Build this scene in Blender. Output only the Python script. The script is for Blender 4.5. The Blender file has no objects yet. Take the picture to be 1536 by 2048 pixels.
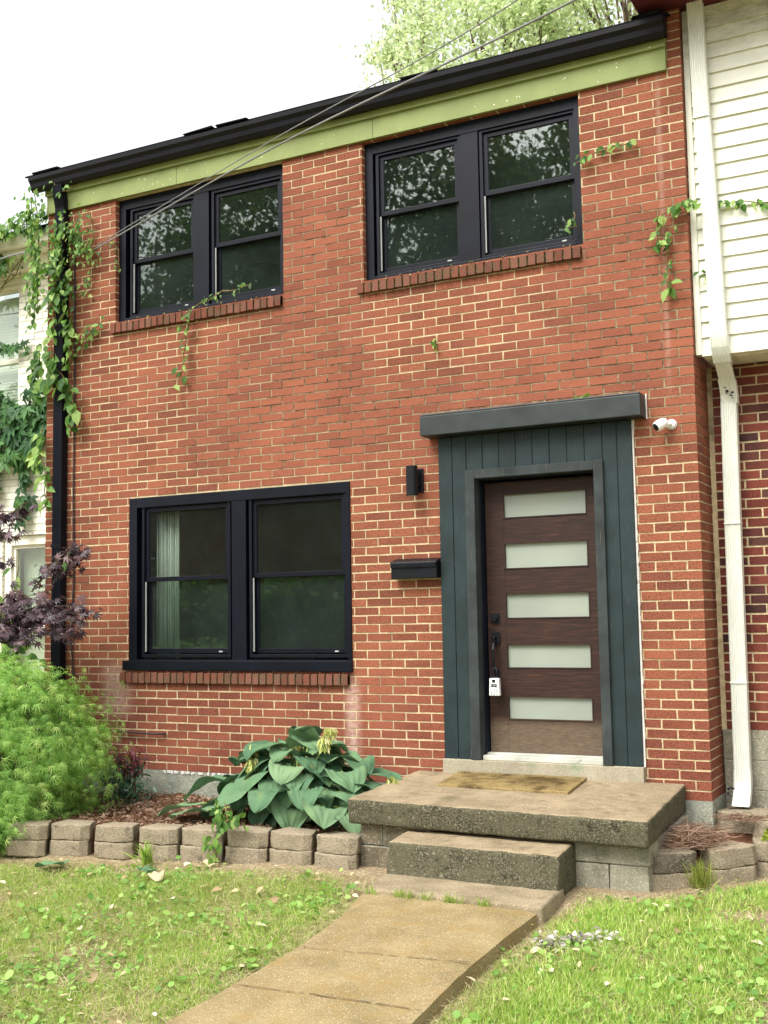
import bpy, bmesh, math, random
import numpy as np
from mathutils import Vector, Matrix, noise as mnoise
random.seed(7)
rng = np.random.default_rng(7)
SC = bpy.context.scene
COL = SC.collection
R = math.radians

# ------------------------------------------------------------------ camera
cam_d = bpy.data.cameras.new("camera")
cam = bpy.data.objects.new("camera", cam_d)
COL.objects.link(cam)
RW = [[0.88550739, 0.46430701, -0.01719469], [-0.05740077, 0.07259832, -0.99570811], [-0.46106594, 0.88269388, 0.09093793]]
Mc = Matrix(((RW[0][0], -RW[1][0], -RW[2][0], 1.68508734),
             (RW[0][1], -RW[1][1], -RW[2][1], -7.7863466),
             (RW[0][2], -RW[1][2], -RW[2][2], 1.23481335),
             (0, 0, 0, 1)))
cam.matrix_world = Mc
cam_d.sensor_fit = 'VERTICAL'
cam_d.sensor_height = 24.0
cam_d.sensor_width = 24.0
cam_d.lens = 24.0 * 2308.33 / 2048.0
cam_d.clip_start = 0.05
cam_d.clip_end = 600
SC.camera = cam

# ------------------------------------------------------------------ light
SUN_EL, SUN_ROT = R(52), R(200)
W = bpy.data.worlds.new("World")
SC.world = W
W.use_nodes = True
wn = W.node_tree.nodes
wl = W.node_tree.links
for n in list(wn):
    wn.remove(n)
sky = wn.new('ShaderNodeTexSky')
sky.sky_type = 'NISHITA'
sky.sun_disc = False
sky.sun_elevation = SUN_EL
sky.sun_rotation = SUN_ROT
sky.air_density = 1.6
sky.dust_density = 6.0
sky.ozone_density = 1.0
hs = wn.new('ShaderNodeHueSaturation')
hs.inputs['Saturation'].default_value = 0.16
bg = wn.new('ShaderNodeBackground')
bg.inputs['Strength'].default_value = 0.15
wo = wn.new('ShaderNodeOutputWorld')
wl.new(sky.outputs[0], hs.inputs['Color'])
wl.new(hs.outputs[0], bg.inputs[0])
wl.new(bg.outputs[0], wo.inputs[0])

sun_d = bpy.data.lights.new("sun", 'SUN')
sun_d.energy = 0.5
sun_d.angle = R(24)
sun_d.color = (1.0, 0.95, 0.87)
sun = bpy.data.objects.new("sun", sun_d)
COL.objects.link(sun)
az = SUN_ROT
sdir = Vector((math.sin(az) * math.cos(SUN_EL), math.cos(az) * math.cos(SUN_EL), math.sin(SUN_EL)))
sun.rotation_euler = sdir.to_track_quat('Z', 'Y').to_euler()
sun.location = (0, -10, 12)
SC.view_settings.view_transform = 'Standard'
SC.view_settings.look = 'None'
SC.view_settings.gamma = 1
SC.view_settings.exposure = 1.35
try:
    SC.cycles.max_bounces = 8
    SC.cycles.transparent_max_bounces = 16
    SC.cycles.use_denoising = True
except Exception:
    pass


# ------------------------------------------------------------------ materials
def lin(r, g, b):
    f = lambda c: (c / 255 / 12.92) if c / 255 <= .04045 else ((c / 255 + .055) / 1.055) ** 2.4
    return (f(r), f(g), f(b), 1)


class NT:
    def __init__(s, name, rough=.8, spec=.3):
        s.m = bpy.data.materials.new(name)
        s.m.use_nodes = True
        s.t = s.m.node_tree
        s.b = s.t.nodes['Principled BSDF']
        s.out = s.t.nodes['Material Output']
        s.b.inputs['Roughness'].default_value = rough
        s.b.inputs['Specular IOR Level'].default_value = spec
        s.g = s.t.nodes.new('ShaderNodeNewGeometry')
        s.pos = s.g.outputs['Position']
        s.rnd = s.g.outputs['Random Per Island']

    def n(s, ty, **k):
        o = s.t.nodes.new(ty)
        for a, v in k.items():
            setattr(o, a, v)
        return o

    def put(s, sock, v):
        if hasattr(v, 'is_linked') or isinstance(v, bpy.types.NodeSocket):
            s.t.links.new(v, sock)
        else:
            sock.default_value = v

    def noise(s, scale, detail=3, rough=.55, vec=None, stretch=None):
        v = vec or s.pos
        if stretch:
            mp = s.n('ShaderNodeMapping')
            mp.inputs['Scale'].default_value = stretch
            s.put(mp.inputs['Vector'], v)
            v = mp.outputs[0]
        o = s.n('ShaderNodeTexNoise')
        o.inputs['Scale'].default_value = scale
        o.inputs['Detail'].default_value = detail
        o.inputs['Roughness'].default_value = rough
        s.put(o.inputs['Vector'], v)
        return o.outputs[0]

    def vor(s, scale, feature='F1'):
        o = s.n('ShaderNodeTexVoronoi', feature=feature)
        o.inputs['Scale'].default_value = scale
        s.put(o.inputs['Vector'], s.pos)
        return o.outputs[0]

    def ramp(s, fac, stops):
        o = s.n('ShaderNodeValToRGB')
        e = o.color_ramp.elements
        while len(e) < len(stops):
            e.new(.5)
        for i, (p, c) in enumerate(stops):
            e[i].position = p
            e[i].color = c if not isinstance(c, (int, float)) else (c, c, c, 1)
        s.put(o.inputs[0], fac)
        return o.outputs[0]

    def mix(s, fac, a, b, mode='MIX'):
        o = s.n('ShaderNodeMix', data_type='RGBA', blend_type=mode)
        s.put(o.inputs[0], fac)
        s.put(o.inputs[6], a)
        s.put(o.inputs[7], b)
        return o.outputs[2]

    def math(s, op, a, b=0.0, clamp=False):
        o = s.n('ShaderNodeMath', operation=op, use_clamp=clamp)
        s.put(o.inputs[0], a)
        s.put(o.inputs[1], b)
        return o.outputs[0]

    def xyz(s):
        o = s.n('ShaderNodeSeparateXYZ')
        s.put(o.inputs[0], s.pos)
        return o.outputs

    def band(s, v, a, b, soft):
        o = s.n('ShaderNodeMapRange', interpolation_type='SMOOTHSTEP')
        s.put(o.inputs[0], v)
        o.inputs[1].default_value = a - soft
        o.inputs[2].default_value = a + soft
        p = s.n('ShaderNodeMapRange', interpolation_type='SMOOTHSTEP')
        s.put(p.inputs[0], v)
        p.inputs[1].default_value = b + soft
        p.inputs[2].default_value = b - soft
        return s.math('MULTIPLY', o.outputs[0], p.outputs[0])

    def col(s, v):
        s.put(s.b.inputs['Base Color'], v)

    def bump(s, h, strength=.4, dist=.01):
        o = s.n('ShaderNodeBump')
        o.inputs['Strength'].default_value = strength
        o.inputs['Distance'].default_value = dist
        s.put(o.inputs['Height'], h)
        s.t.links.new(o.outputs[0], s.b.inputs['Normal'])

    def translucent(s, color, fac=.35):
        tr = s.n('ShaderNodeBsdfTranslucent')
        s.put(tr.inputs[0], color)
        mx = s.n('ShaderNodeMixShader')
        mx.inputs[0].default_value = fac
        s.t.links.new(s.b.outputs[0], mx.inputs[1])
        s.t.links.new(tr.outputs[0], mx.inputs[2])
        s.t.links.new(mx.outputs[0], s.out.inputs[0])


def brick_mat(name, c0, c1, c2, c3, zoned=False):
    a = NT(name, .88, .2)
    c = a.ramp(a.rnd, [(0, c0), (.35, c1), (.8, c2), (1, c3)])
    X, Y, Z = a.xyz()
    sp = a.noise(130, 3, .7, stretch=(.6, 1, 1))
    pits = a.ramp(sp, [(.36, .3), (.53, 1.05)])
    if zoned:   # the middle band was scrubbed: smoother, lighter orange bricks there
        zn = wall_zone(a, X, Z)
        c = a.mix(a.math('MULTIPLY', zn, .35), c, lin(144, 86, 66))
        low = a.band(Z, -.2, .75, .3)
        c = a.mix(a.math('MULTIPLY', low, .35), c, lin(112, 58, 48))
        c = a.mix(a.math('SUBTRACT', .9, a.math('MULTIPLY', zn, .45)), c, pits, 'MULTIPLY')
    else:
        c = a.mix(.85, c, pits, 'MULTIPLY')
    big = a.noise(1.1, 4)
    c = a.mix(a.ramp(big, [(.45, 0), (.7, .45)]), c, lin(158, 94, 70))
    wth = a.noise(5.1, 6, .75, stretch=(1.6, 1, .4))
    c = a.mix(a.ramp(wth, [(.56, 0), (.74, .4)]), c, lin(96, 62, 52))
    # pale lime bloom below the window sill ends and thin drip lines
    st = a.math('MULTIPLY', a.band(X, -2.73, -2.63, .05), a.band(Z, .1, .74, .12))
    st2 = a.math('MULTIPLY', a.band(X, -5.14, -4.86, .09), a.band(Z, .45, .86, .09))
    st3 = a.math('MULTIPLY', a.band(X, -.185, -.155, .015), a.band(Z, 2.8, 5.0, .2))
    st = a.math('ADD', a.math('ADD', st, a.math('MULTIPLY', st2, .75)), a.math('MULTIPLY', st3, .35))
    st = a.math('MULTIPLY', st, a.ramp(a.noise(26, 4), [(.3, .25), (.62, .9)]), True)
    c = a.mix(st, c, lin(188, 160, 146))
    fl = a.noise(34, 4, .7, stretch=(1, 1, .4))
    c = a.mix(a.ramp(fl, [(.69, 0), (.75, .5)]), c, lin(206, 172, 150))
    a.col(c)
    a.bump(a.mix(.6, sp, a.noise(60, 3)), .55, .006)
    return a.m


def wall_zone(a, X, Z):
    zone = a.math('MULTIPLY', a.band(Z, 2.4, 3.5, .22), a.band(X, -4.1, .2, .5))
    zone2 = a.math('MULTIPLY', a.band(Z, 2.9, 4.2, .3), a.band(X, -1.0, .2, .15))
    zone3 = a.math('MULTIPLY', a.band(Z, 3.2, 4.6, .35), a.band(X, -3.4, -2.5, .2))
    clean = a.math('MULTIPLY', a.band(Z, 3.05, 3.9, .12), a.band(X, -2.45, -1.15, .25))
    zn = a.math('MAXIMUM', zone, a.math('MAXIMUM', zone2, zone3))
    zn = a.math('SUBTRACT', zn, clean, True)
    return a.math('MULTIPLY', zn, a.ramp(a.noise(1.6, 3), [(.34, .4), (.52, 1)]))


M = {}
M['brick'] = brick_mat('red wire cut brick', lin(114, 67, 51), lin(131, 77, 57), lin(146, 88, 65), lin(122, 71, 56), zoned=True)
M['darkbrick'] = brick_mat('dark red brick', lin(62, 42, 42), lin(100, 50, 42), lin(116, 58, 48), lin(76, 52, 48))

a = NT('mortar', .95, .1)
X, Y, Z = a.xyz()
cream = a.ramp(a.noise(20, 3), [(.3, lin(172, 155, 121)), (.7, lin(212, 195, 158))])
grey = a.ramp(a.noise(30, 3), [(.3, lin(58, 52, 42)), (.7, lin(138, 122, 98))])
zn = wall_zone(a, X, Z)
zn = a.math('ADD', zn, a.ramp(a.noise(2.3, 4), [(.56, 0), (.72, .6)]), True)
zn = a.math('MULTIPLY', zn, a.ramp(a.noise(9, 3), [(.3, .6), (.55, 1)]))
a.col(a.mix(zn, cream, grey))
a.bump(a.noise(90, 4), .5, .005)
M['mortar'] = a.m

a = NT('mossy sill mortar', .95, .1)
a.col(a.ramp(a.noise(25, 3), [(.35, lin(34, 38, 22)), (.65, lin(84, 78, 52))]))
M['moss_mortar'] = a.m

a = NT('sill brick', .9, .2)
c = a.ramp(a.rnd, [(0, lin(98, 62, 50)), (.5, lin(120, 70, 55)), (1, lin(118, 80, 66))])
c = a.mix(a.ramp(a.noise(14, 4), [(.45, 0), (.65, .7)]), c, lin(96, 80, 60))
a.col(a.mix(.8, c, a.ramp(a.noise(190, 2), [(.34, .5), (.5, 1)]), 'MULTIPLY'))
a.bump(a.noise(120, 3), .5, .006)
M['sillbrick'] = a.m


def paint(name, c, rough=.5, spec=.4, var=.12, wear=None, wearc=(.5, .5, .5, 1), stretch=(1, 1, 1), bump=.08, wlo=.66):
    a = NT(name, rough, spec)
    d = tuple(max(0, x * (1 - var * 2)) for x in c[:3]) + (1,)
    u = tuple(min(1, x * (1 + var * 2)) for x in c[:3]) + (1,)
    v = a.ramp(a.noise(5, 4), [(.3, d), (.7, u)])
    if wear:
        v = a.mix(a.ramp(a.noise(wear, 5, .7, stretch=stretch), [(wlo, 0), (wlo + .08, .75)]), v, wearc)
    a.col(v)
    a.bump(a.noise(60, 3, stretch=stretch), bump, .004)
    return a.m


M['frame'] = paint('blue black window paint', lin(7, 11, 22), .42, .22, .2, 30, lin(50, 58, 68), wlo=.76)
M['gutter'] = paint('black gutter enamel', lin(9, 9, 17), .42, .25, .2)
M['green'] = paint('olive green fascia paint', lin(128, 139, 84), .6, .3, .05, 24, lin(196, 200, 150), wlo=.74)
M['plank'] = paint('dark teal plank paint', lin(32, 46, 47), .55, .3, .14, 16, lin(92, 88, 90), (6, 6, .35), wlo=.63)
M['casing'] = paint('weathered grey door casing', lin(50, 56, 56), .75, .25, .18, 11, lin(98, 92, 80), (9, 9, .5), wlo=.6)
M['lintelw'] = paint('charcoal lintel paint', lin(44, 50, 50), .5, .4, .18, 9, lin(92, 92, 84), (.6, 8, 8), wlo=.64)
M['jamb'] = paint('navy door jamb paint', lin(18, 25, 36), .5, .25, .15)
M['ltgrey'] = paint('aluminium track', lin(168, 172, 168), .4, .5, .08)
M['threshold'] = paint('worn white threshold', lin(182, 182, 170), .5, .4, .1, 20, lin(110, 106, 96), wlo=.6)
M['caulk'] = paint('white caulk', lin(214, 210, 204), .8, .2, .05, 28, lin(120, 96, 84), wlo=.58)
M['blackmetal'] = paint('black metal', lin(13, 16, 22), .4, .3, .15)
M['white'] = paint('white gutter enamel', lin(214, 216, 206), .45, .4, .03, 5, lin(192, 192, 176), (1, 1, .5), wlo=.66)
M['whiteplastic'] = paint('white plastic', lin(232, 233, 232), .35, .5, .02)
M['redtrim'] = paint('maroon eave paint', lin(84, 34, 38), .6, .3, .12)
M['cable'] = paint('grey service cable', lin(120, 122, 122), .5, .4, .1)
M['blackcable'] = paint('black cable', lin(38, 38, 40), .5, .4, .1)
M['shingle'] = paint('black roof shingle', lin(28, 28, 30), .95, .0, .3, 60, lin(50, 48, 46), wlo=.6)

a = NT('cream vinyl siding', .5, .35)
c = a.ramp(a.noise(2.5, 4), [(.35, lin(214, 214, 198)), (.7, lin(228, 229, 214))])
X, Y, Z = a.xyz()
grime = a.math('MULTIPLY', a.band(Z, 5.05, 5.6, .3), a.ramp(a.noise(7, 5, .7, stretch=(1, 1, 3)), [(.4, 0), (.65, .7)]))
c = a.mix(grime, c, lin(150, 152, 128))
c = a.mix(a.ramp(a.noise(12, 5, .7, stretch=(1, 1, 4)), [(.64, 0), (.74, .45)]), c, lin(158, 156, 132))
a.col(c)
M['siding'] = a.m

a = NT('off white painted brick', .75, .3)
c = a.ramp(a.rnd, [(0, lin(226, 224, 208)), (1, lin(236, 234, 220))])
a.col(a.mix(a.ramp(a.noise(5, 5, .7), [(.55, 0), (.75, .35)]), c, lin(190, 190, 165)))
a.bump(a.noise(70, 3), .3, .004)
M['whitebrick'] = a.m
M['whitemortar'] = paint('painted mortar', lin(196, 196, 178), .8, .2, .06)


def concrete(name, c1, c2, dirt=None, dlo=.45, dhi=.7, scale=130, side=None):
    a = NT(name, .92, .2)
    c = a.ramp(a.noise(3.2, 6, .7), [(.36, c1), (.64, c2)])
    ag = a.vor(scale)
    if name.endswith('block') or name.endswith('split face block'):
        oi = a.n('ShaderNodeObjectInfo')
        c = a.mix(a.math('MULTIPLY', oi.outputs['Random'], .6), c, lin(160, 144, 120))
    c = a.mix(.55, c, a.ramp(ag, [(.05, 1.0), (.3, .82), (.62, .5)]), 'MULTIPLY')
    c = a.mix(a.ramp(a.noise(scale * .9, 2), [(.6, 0), (.68, .5)]), c, lin(226, 214, 190))
    c = a.mix(a.ramp(a.noise(scale * .6, 3, .7), [(.3, .55), (.4, 0)]), c, lin(84, 70, 52))
    if dirt:
        c = a.mix(a.ramp(a.noise(6, 6, .7), [(dlo, 0), (dhi, .85)]), c, dirt)
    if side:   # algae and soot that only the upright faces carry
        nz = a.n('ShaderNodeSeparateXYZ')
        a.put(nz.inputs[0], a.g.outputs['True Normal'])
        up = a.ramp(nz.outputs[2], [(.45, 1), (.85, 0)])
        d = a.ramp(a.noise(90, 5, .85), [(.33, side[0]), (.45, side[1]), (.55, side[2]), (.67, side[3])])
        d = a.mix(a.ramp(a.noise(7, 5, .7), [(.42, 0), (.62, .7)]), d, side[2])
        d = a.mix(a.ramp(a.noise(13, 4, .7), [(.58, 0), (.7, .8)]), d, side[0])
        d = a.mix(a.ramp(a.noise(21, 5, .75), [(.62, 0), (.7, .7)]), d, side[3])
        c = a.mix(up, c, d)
        a.bump(a.mix(.5, ag, a.noise(45, 5, .7)), .7, .012)
    else:
        a.bump(a.mix(.5, ag, a.noise(40, 4)), .5, .006)
    a.col(c)
    return a.m


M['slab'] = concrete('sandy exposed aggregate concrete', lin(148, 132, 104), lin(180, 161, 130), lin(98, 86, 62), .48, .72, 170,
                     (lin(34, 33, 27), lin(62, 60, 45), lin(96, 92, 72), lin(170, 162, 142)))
M['path'] = concrete('ochre aggregate path', lin(136, 120, 82), lin(162, 144, 104), lin(138, 114, 66), .5, .75, 150)
M['landing'] = concrete('pinkish aggregate step', lin(140, 126, 100), lin(166, 150, 122), lin(104, 94, 68), .5, .75, 160)
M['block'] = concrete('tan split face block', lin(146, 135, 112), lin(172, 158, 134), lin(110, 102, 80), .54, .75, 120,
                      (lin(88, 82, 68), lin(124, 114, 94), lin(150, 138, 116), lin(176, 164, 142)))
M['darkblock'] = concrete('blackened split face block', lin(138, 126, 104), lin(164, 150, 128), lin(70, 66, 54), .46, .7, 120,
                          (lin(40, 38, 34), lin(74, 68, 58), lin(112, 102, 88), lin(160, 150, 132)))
M['found'] = concrete('grey green foundation concrete', lin(134, 140, 126), lin(164, 166, 150), lin(92, 102, 70), .56, .8, 80)
M['cmu'] = concrete('grey block', lin(140, 140, 122), lin(164, 162, 144), lin(84, 82, 66), .5, .75, 110)
M['cmudark'] = concrete('tan grey block', lin(106, 98, 80), lin(132, 122, 100), lin(60, 58, 46), .46, .7, 110)
M['doorsill'] = concrete('pale sill concrete', lin(160, 152, 130), lin(180, 172, 150), lin(118, 138, 112), .58, .72, 150)

a = NT('stained mahogany', .5, .3)
gr = a.noise(5, 6, .7, stretch=(1.2, 6, 22))
c = a.ramp(gr, [(.3, lin(28, 19, 18)), (.52, lin(50, 33, 28)), (.75, lin(84, 54, 38))])
X, Y, Z = a.xyz()
fade = a.math('MULTIPLY', a.band(Z, .1, .47, .05), a.ramp(a.noise(9, 5, .7, stretch=(2, 4, 24)), [(.3, .15), (.6, .85)]))
c = a.mix(fade, c, lin(112, 98, 80))
a.col(c)
a.bump(gr, .15, .004)
M['wood'] = a.m

a = NT('frosted glass', .28, .6)
a.col(a.ramp(a.noise(1.5, 2), [(.3, lin(142, 150, 140)), (.7, lin(160, 168, 154))]))
a.b.inputs['Coat Weight'].default_value = 1
a.b.inputs['Coat Roughness'].default_value = .03
a.b.inputs['Coat IOR'].default_value = 1.7
M['frost'] = a.m


def glass_mat(name, tint, boost=1.0, haze=.13):
    a = NT(name)
    fr = a.n('ShaderNodeLayerWeight')
    fr.inputs[0].default_value = .5
    tr = a.n('ShaderNodeBsdfTransparent')
    tr.inputs[0].default_value = tint
    gl = a.n('ShaderNodeBsdfGlossy')
    gl.inputs['Roughness'].default_value = .015
    gl.inputs[0].default_value = (.9, .95, .92, 1)
    mx = a.n('ShaderNodeMixShader')
    a.put(mx.inputs[0], a.math('ADD', a.math('MULTIPLY', a.math('POWER', fr.outputs[1], 4.0), .7), boost, True))
    a.t.links.new(tr.outputs[0], mx.inputs[1])
    a.t.links.new(gl.outputs[0], mx.inputs[2])
    film = a.n('ShaderNodeBsdfDiffuse')
    film.inputs[0].default_value = (.16, .215, .19, 1)  # dust film that also paints the room's greenish ambient haze onto the pane
    m2 = a.n('ShaderNodeMixShader')
    a.put(m2.inputs[0], a.ramp(a.noise(2.2, 4, .6), [(.3, haze * .6), (.7, haze * 1.4)]))
    a.t.links.new(mx.outputs[0], m2.inputs[1])
    a.t.links.new(film.outputs[0], m2.inputs[2])
    a.t.links.new(m2.outputs[0], a.out.inputs[0])
    # faint waviness of old panes
    bp = a.n('ShaderNodeBump')
    bp.inputs['Strength'].default_value = .02
    bp.inputs['Distance'].default_value = .02
    a.put(bp.inputs['Height'], a.noise(3, 1))
    a.t.links.new(bp.outputs[0], gl.inputs['Normal'])
    return a.m


M['glass'] = glass_mat('window glass', (.9, .94, .91, 1), .075, .024)
M['screen'] = glass_mat('screened lower glass', (.8, .87, .83, 1), .065, .045)
M['room'] = paint('dim room wall', lin(120, 104, 92), .9, .1, .1)
M['tanbrick'] = paint('tan brown brick', lin(112, 88, 68), .9, .1, .2)
M['roomdark'] = paint('dim room furniture', lin(50, 56, 52), .9, .1, .1)
M['curtain'] = paint('pale curtain', lin(172, 178, 170), .9, .1, .05)

a = NT('coir', 1, .05)
c = a.ramp(a.noise(120, 3, .7), [(.3, lin(116, 98, 62)), (.7, lin(184, 162, 112))])
dk = a.math('MULTIPLY', a.ramp(a.noise(4.2, 4, .6), [(.46, 0), (.64, 1)]), .85)
a.col(a.mix(dk, c, lin(74, 58, 36)))
a.bump(a.noise(200, 3), .9, .012)
M['coir'] = a.m

a = NT('soil and straw', 1, .05)
c = a.ramp(a.noise(16, 6, .7), [(.3, lin(104, 92, 70)), (.5, lin(142, 126, 98)), (.72, lin(180, 164, 132))])
c = a.mix(a.ramp(a.noise(70, 3, .7), [(.58, 0), (.68, .7)]), c, lin(196, 182, 150))
c = a.mix(a.ramp(a.noise(2.2, 5, .65), [(.34, 0), (.56, .6)]), c, lin(126, 132, 72))
X, Y, Z = a.xyz()
bare = a.ramp(a.noise(40, 5, .7), [(.3, lin(116, 100, 78)), (.55, lin(156, 138, 112)), (.75, lin(194, 178, 150))])
c = a.mix(a.math('MULTIPLY', a.band(Y, -1.72, 40, .16), .9), c, bare)
a.col(c)
a.bump(a.noise(50, 5, .7), .8, .02)
M['soil'] = a.m
a = NT('mulch', 1, .05)
a.col(a.ramp(a.noise(60, 4, .7, stretch=(1, 2.5, 1)), [(.3, lin(52, 36, 28)), (.5, lin(98, 66, 48)), (.72, lin(148, 108, 82))]))
a.bump(a.noise(60, 4, .7), 1, .02)
M['mulch'] = a.m
a = NT('asphalt', .95, .1)
a.col(a.ramp(a.noise(80, 3), [(.3, lin(58, 58, 60)), (.7, lin(84, 84, 84))]))
M['asphalt'] = a.m


def leaf_mat(name, stops, tr=.35, rough=.55, spec=.35, trboost=1.25, patch=None, blue=.55):
    a = NT(name, rough, spec)
    c = a.ramp(a.rnd, stops)
    if patch:
        c = a.mix(a.ramp(a.noise(patch[0], 3), [(.4, 0), (.65, .6)]), c, patch[1])
    a.col(c)
    tc = a.mix(1, c, (trboost, trboost * 1.08, trboost * blue, 1), 'MULTIPLY')
    a.translucent(tc, tr)
    return a.m


M['grass'] = leaf_mat('lawn grass', [(0, lin(108, 140, 54)), (.4, lin(150, 184, 78)), (.8, lin(184, 206, 110)), (1, lin(228, 222, 164))], .35,
                      patch=(1.1, lin(146, 160, 84)))
M['tuftgrass'] = leaf_mat('yellowing tuft grass', [(0, lin(104, 128, 52)), (.5, lin(150, 164, 78)), (1, lin(196, 186, 120))], .3)
M['clover'] = leaf_mat('lawn weed leaf', [(0, lin(92, 130, 54)), (.5, lin(122, 160, 72)), (1, lin(160, 188, 104))], .3)
M['straw'] = leaf_mat('dry straw', [(0, lin(140, 124, 88)), (.5, lin(178, 164, 120)), (1, lin(214, 206, 168))], .2)
M['drygrass'] = leaf_mat('dead brown grass', [(0, lin(96, 74, 60)), (.5, lin(138, 110, 92)), (1, lin(172, 146, 122))], .15)
M['lace'] = leaf_mat('lime laceleaf', [(0, lin(100, 144, 62)), (.5, lin(136, 178, 84)), (.9, lin(168, 202, 108)), (1, lin(192, 208, 128))], .35)
M['purple'] = leaf_mat('purple maple leaf', [(0, lin(42, 28, 34)), (.5, lin(62, 44, 52)), (.85, lin(86, 62, 70)), (1, lin(110, 80, 82))], .2, .45, .5)
M['creeper'] = leaf_mat('creeper leaf', [(0, lin(46, 82, 32)), (.35, lin(78, 118, 46)), (.75, lin(118, 156, 70)), (1, lin(164, 188, 110))], .42)
M['creeperdark'] = leaf_mat('dark green creeper leaf', [(0, lin(34, 70, 38)), (.5, lin(52, 94, 48)), (1, lin(86, 128, 66))], .3)  # deeper green of the vine on the white house
M['nandina'] = leaf_mat('dark glossy leaf', [(0, lin(30, 62, 44)), (.6, lin(52, 92, 64)), (1, lin(80, 118, 84))], .2, .4, .5)
M['nandred'] = leaf_mat('wine red leaf', [(0, lin(82, 34, 48)), (1, lin(132, 66, 74))], .25, .45, .4)
M['treeleaf'] = leaf_mat('hazy pale tree leaf', [(0, lin(138, 152, 112)), (.5, lin(180, 192, 148)), (1, lin(222, 228, 200))], .55, trboost=1.25, blue=.85)  # pale stops put the overexposed, hazy look into the leaf colour
M['oakleaf'] = leaf_mat('street tree leaf', [(0, lin(46, 84, 46)), (.5, lin(80, 118, 64)), (1, lin(120, 152, 90))], .4)
M['flower'] = leaf_mat('spent hosta flower', [(0, lin(158, 172, 88)), (.6, lin(206, 206, 130)), (1, lin(226, 216, 172))], .3)
M['moss'] = leaf_mat('moss', [(0, lin(92, 110, 30)), (.5, lin(136, 150, 44)), (1, lin(170, 178, 72))], .2)
M['deadleaf'] = leaf_mat('dead leaf', [(0, lin(150, 122, 86)), (.5, lin(196, 178, 140)), (1, lin(220, 212, 186))], .2)
M['ashleaf'] = leaf_mat('shrivelled grey leaf', [(0, lin(84, 76, 68)), (.3, lin(176, 170, 160)), (1, lin(226, 222, 214))], .1)
M['bark'] = paint('brown bark', lin(92, 78, 64), .95, .1, .25)
M['vinestem'] = paint('vine stem', lin(118, 100, 66), .9, .1, .2)
M['greenstem'] = paint('green stem', lin(120, 144, 76), .8, .2, .12)

a = NT('hosta leaf', .68, .15)
c = a.ramp(a.rnd, [(0, lin(70, 102, 76)), (.5, lin(94, 126, 92)), (1, lin(120, 146, 108))])
c = a.mix(a.ramp(a.noise(7, 4, .6), [(.5, 0), (.75, .5)]), c, lin(120, 150, 100))
c = a.mix(a.ramp(a.noise(16, 5, .75), [(.68, 0), (.73, .7)]), c, lin(196, 190, 150))
c = a.mix(a.ramp(a.noise(11, 4, .7), [(.62, 0), (.72, .6)]), c, lin(140, 132, 78))
a.col(c)
a.translucent(c, .15)
M['hosta'] = a.m


# ------------------------------------------------------------------ mesh helpers
class MB:
    def __init__(s):
        s.v, s.f, s.mi = [], [], []

    def add(s, vs, fs, m=0):
        o = len(s.v)
        s.v += [tuple(p) for p in vs]
        for f in fs:
            s.f.append(tuple(i + o for i in f))
            s.mi.append(m)
        return s

    def box(s, x0, x1, y0, y1, z0, z1, m=0, j=0.0):
        vs = [(x, y, z) for x in (x0, x1) for y in (y0, y1) for z in (z0, z1)]
        if j:
            vs = [(x + random.uniform(-j, j), y + random.uniform(-j, j), z + random.uniform(-j, j)) for x, y, z in vs]
        return s.add(vs, [(0, 1, 3, 2), (4, 6, 7, 5), (0, 4, 5, 1), (2, 3, 7, 6), (0, 2, 6, 4), (1, 5, 7, 3)], m)

    def hexa(s, b, t, m=0):
        """four bottom and four top corners, in the same turning order"""
        return s.add(list(b) + list(t), [(3, 2, 1, 0), (4, 5, 6, 7), (0, 1, 5, 4), (1, 2, 6, 5), (2, 3, 7, 6), (3, 0, 4, 7)], m)

    def extr_x(s, prof, x0, x1, m=0, caps=True):
        n = len(prof)
        vs = [(x0, y, z) for y, z in prof] + [(x1, y, z) for y, z in prof]
        fs = [(i, (i + 1) % n, (i + 1) % n + n, i + n) for i in range(n)]
        if caps:
            fs += [tuple(range(n))[::-1], tuple(range(n, 2 * n))]
        return s.add(vs, fs, m)

    def tube(s, pts, r, k=6, m=0, caps=True):
        pts = [Vector(p) for p in pts]
        rs = r if isinstance(r, (list, tuple)) else [r] * len(pts)
        vs = []
        for i, p in enumerate(pts):
            d = (pts[min(i + 1, len(pts) - 1)] - pts[max(i - 1, 0)]).normalized()
            u = d.orthogonal().normalized() if i == 0 else (u - d * u.dot(d)).normalized()
            w = d.cross(u)
            for q in range(k):
                t = 2 * math.pi * q / k
                vs.append(p + (u * math.cos(t) + w * math.sin(t)) * rs[i])
        fs = []
        for i in range(len(pts) - 1):
            for q in range(k):
                q2 = (q + 1) % k
                fs.append((i * k + q, i * k + q2, (i + 1) * k + q2, (i + 1) * k + q))
        if caps:
            fs += [tuple(range(k))[::-1], tuple(range((len(pts) - 1) * k, len(pts) * k))]
        return s.add(vs, fs, m)

    def build(s, name, mats, parent=None, smooth=False, bevel=0):
        me = bpy.data.meshes.new(name)
        me.from_pydata(s.v, [], s.f)
        return finish(name, me, mats, parent, smooth, bevel, s.mi)


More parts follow.
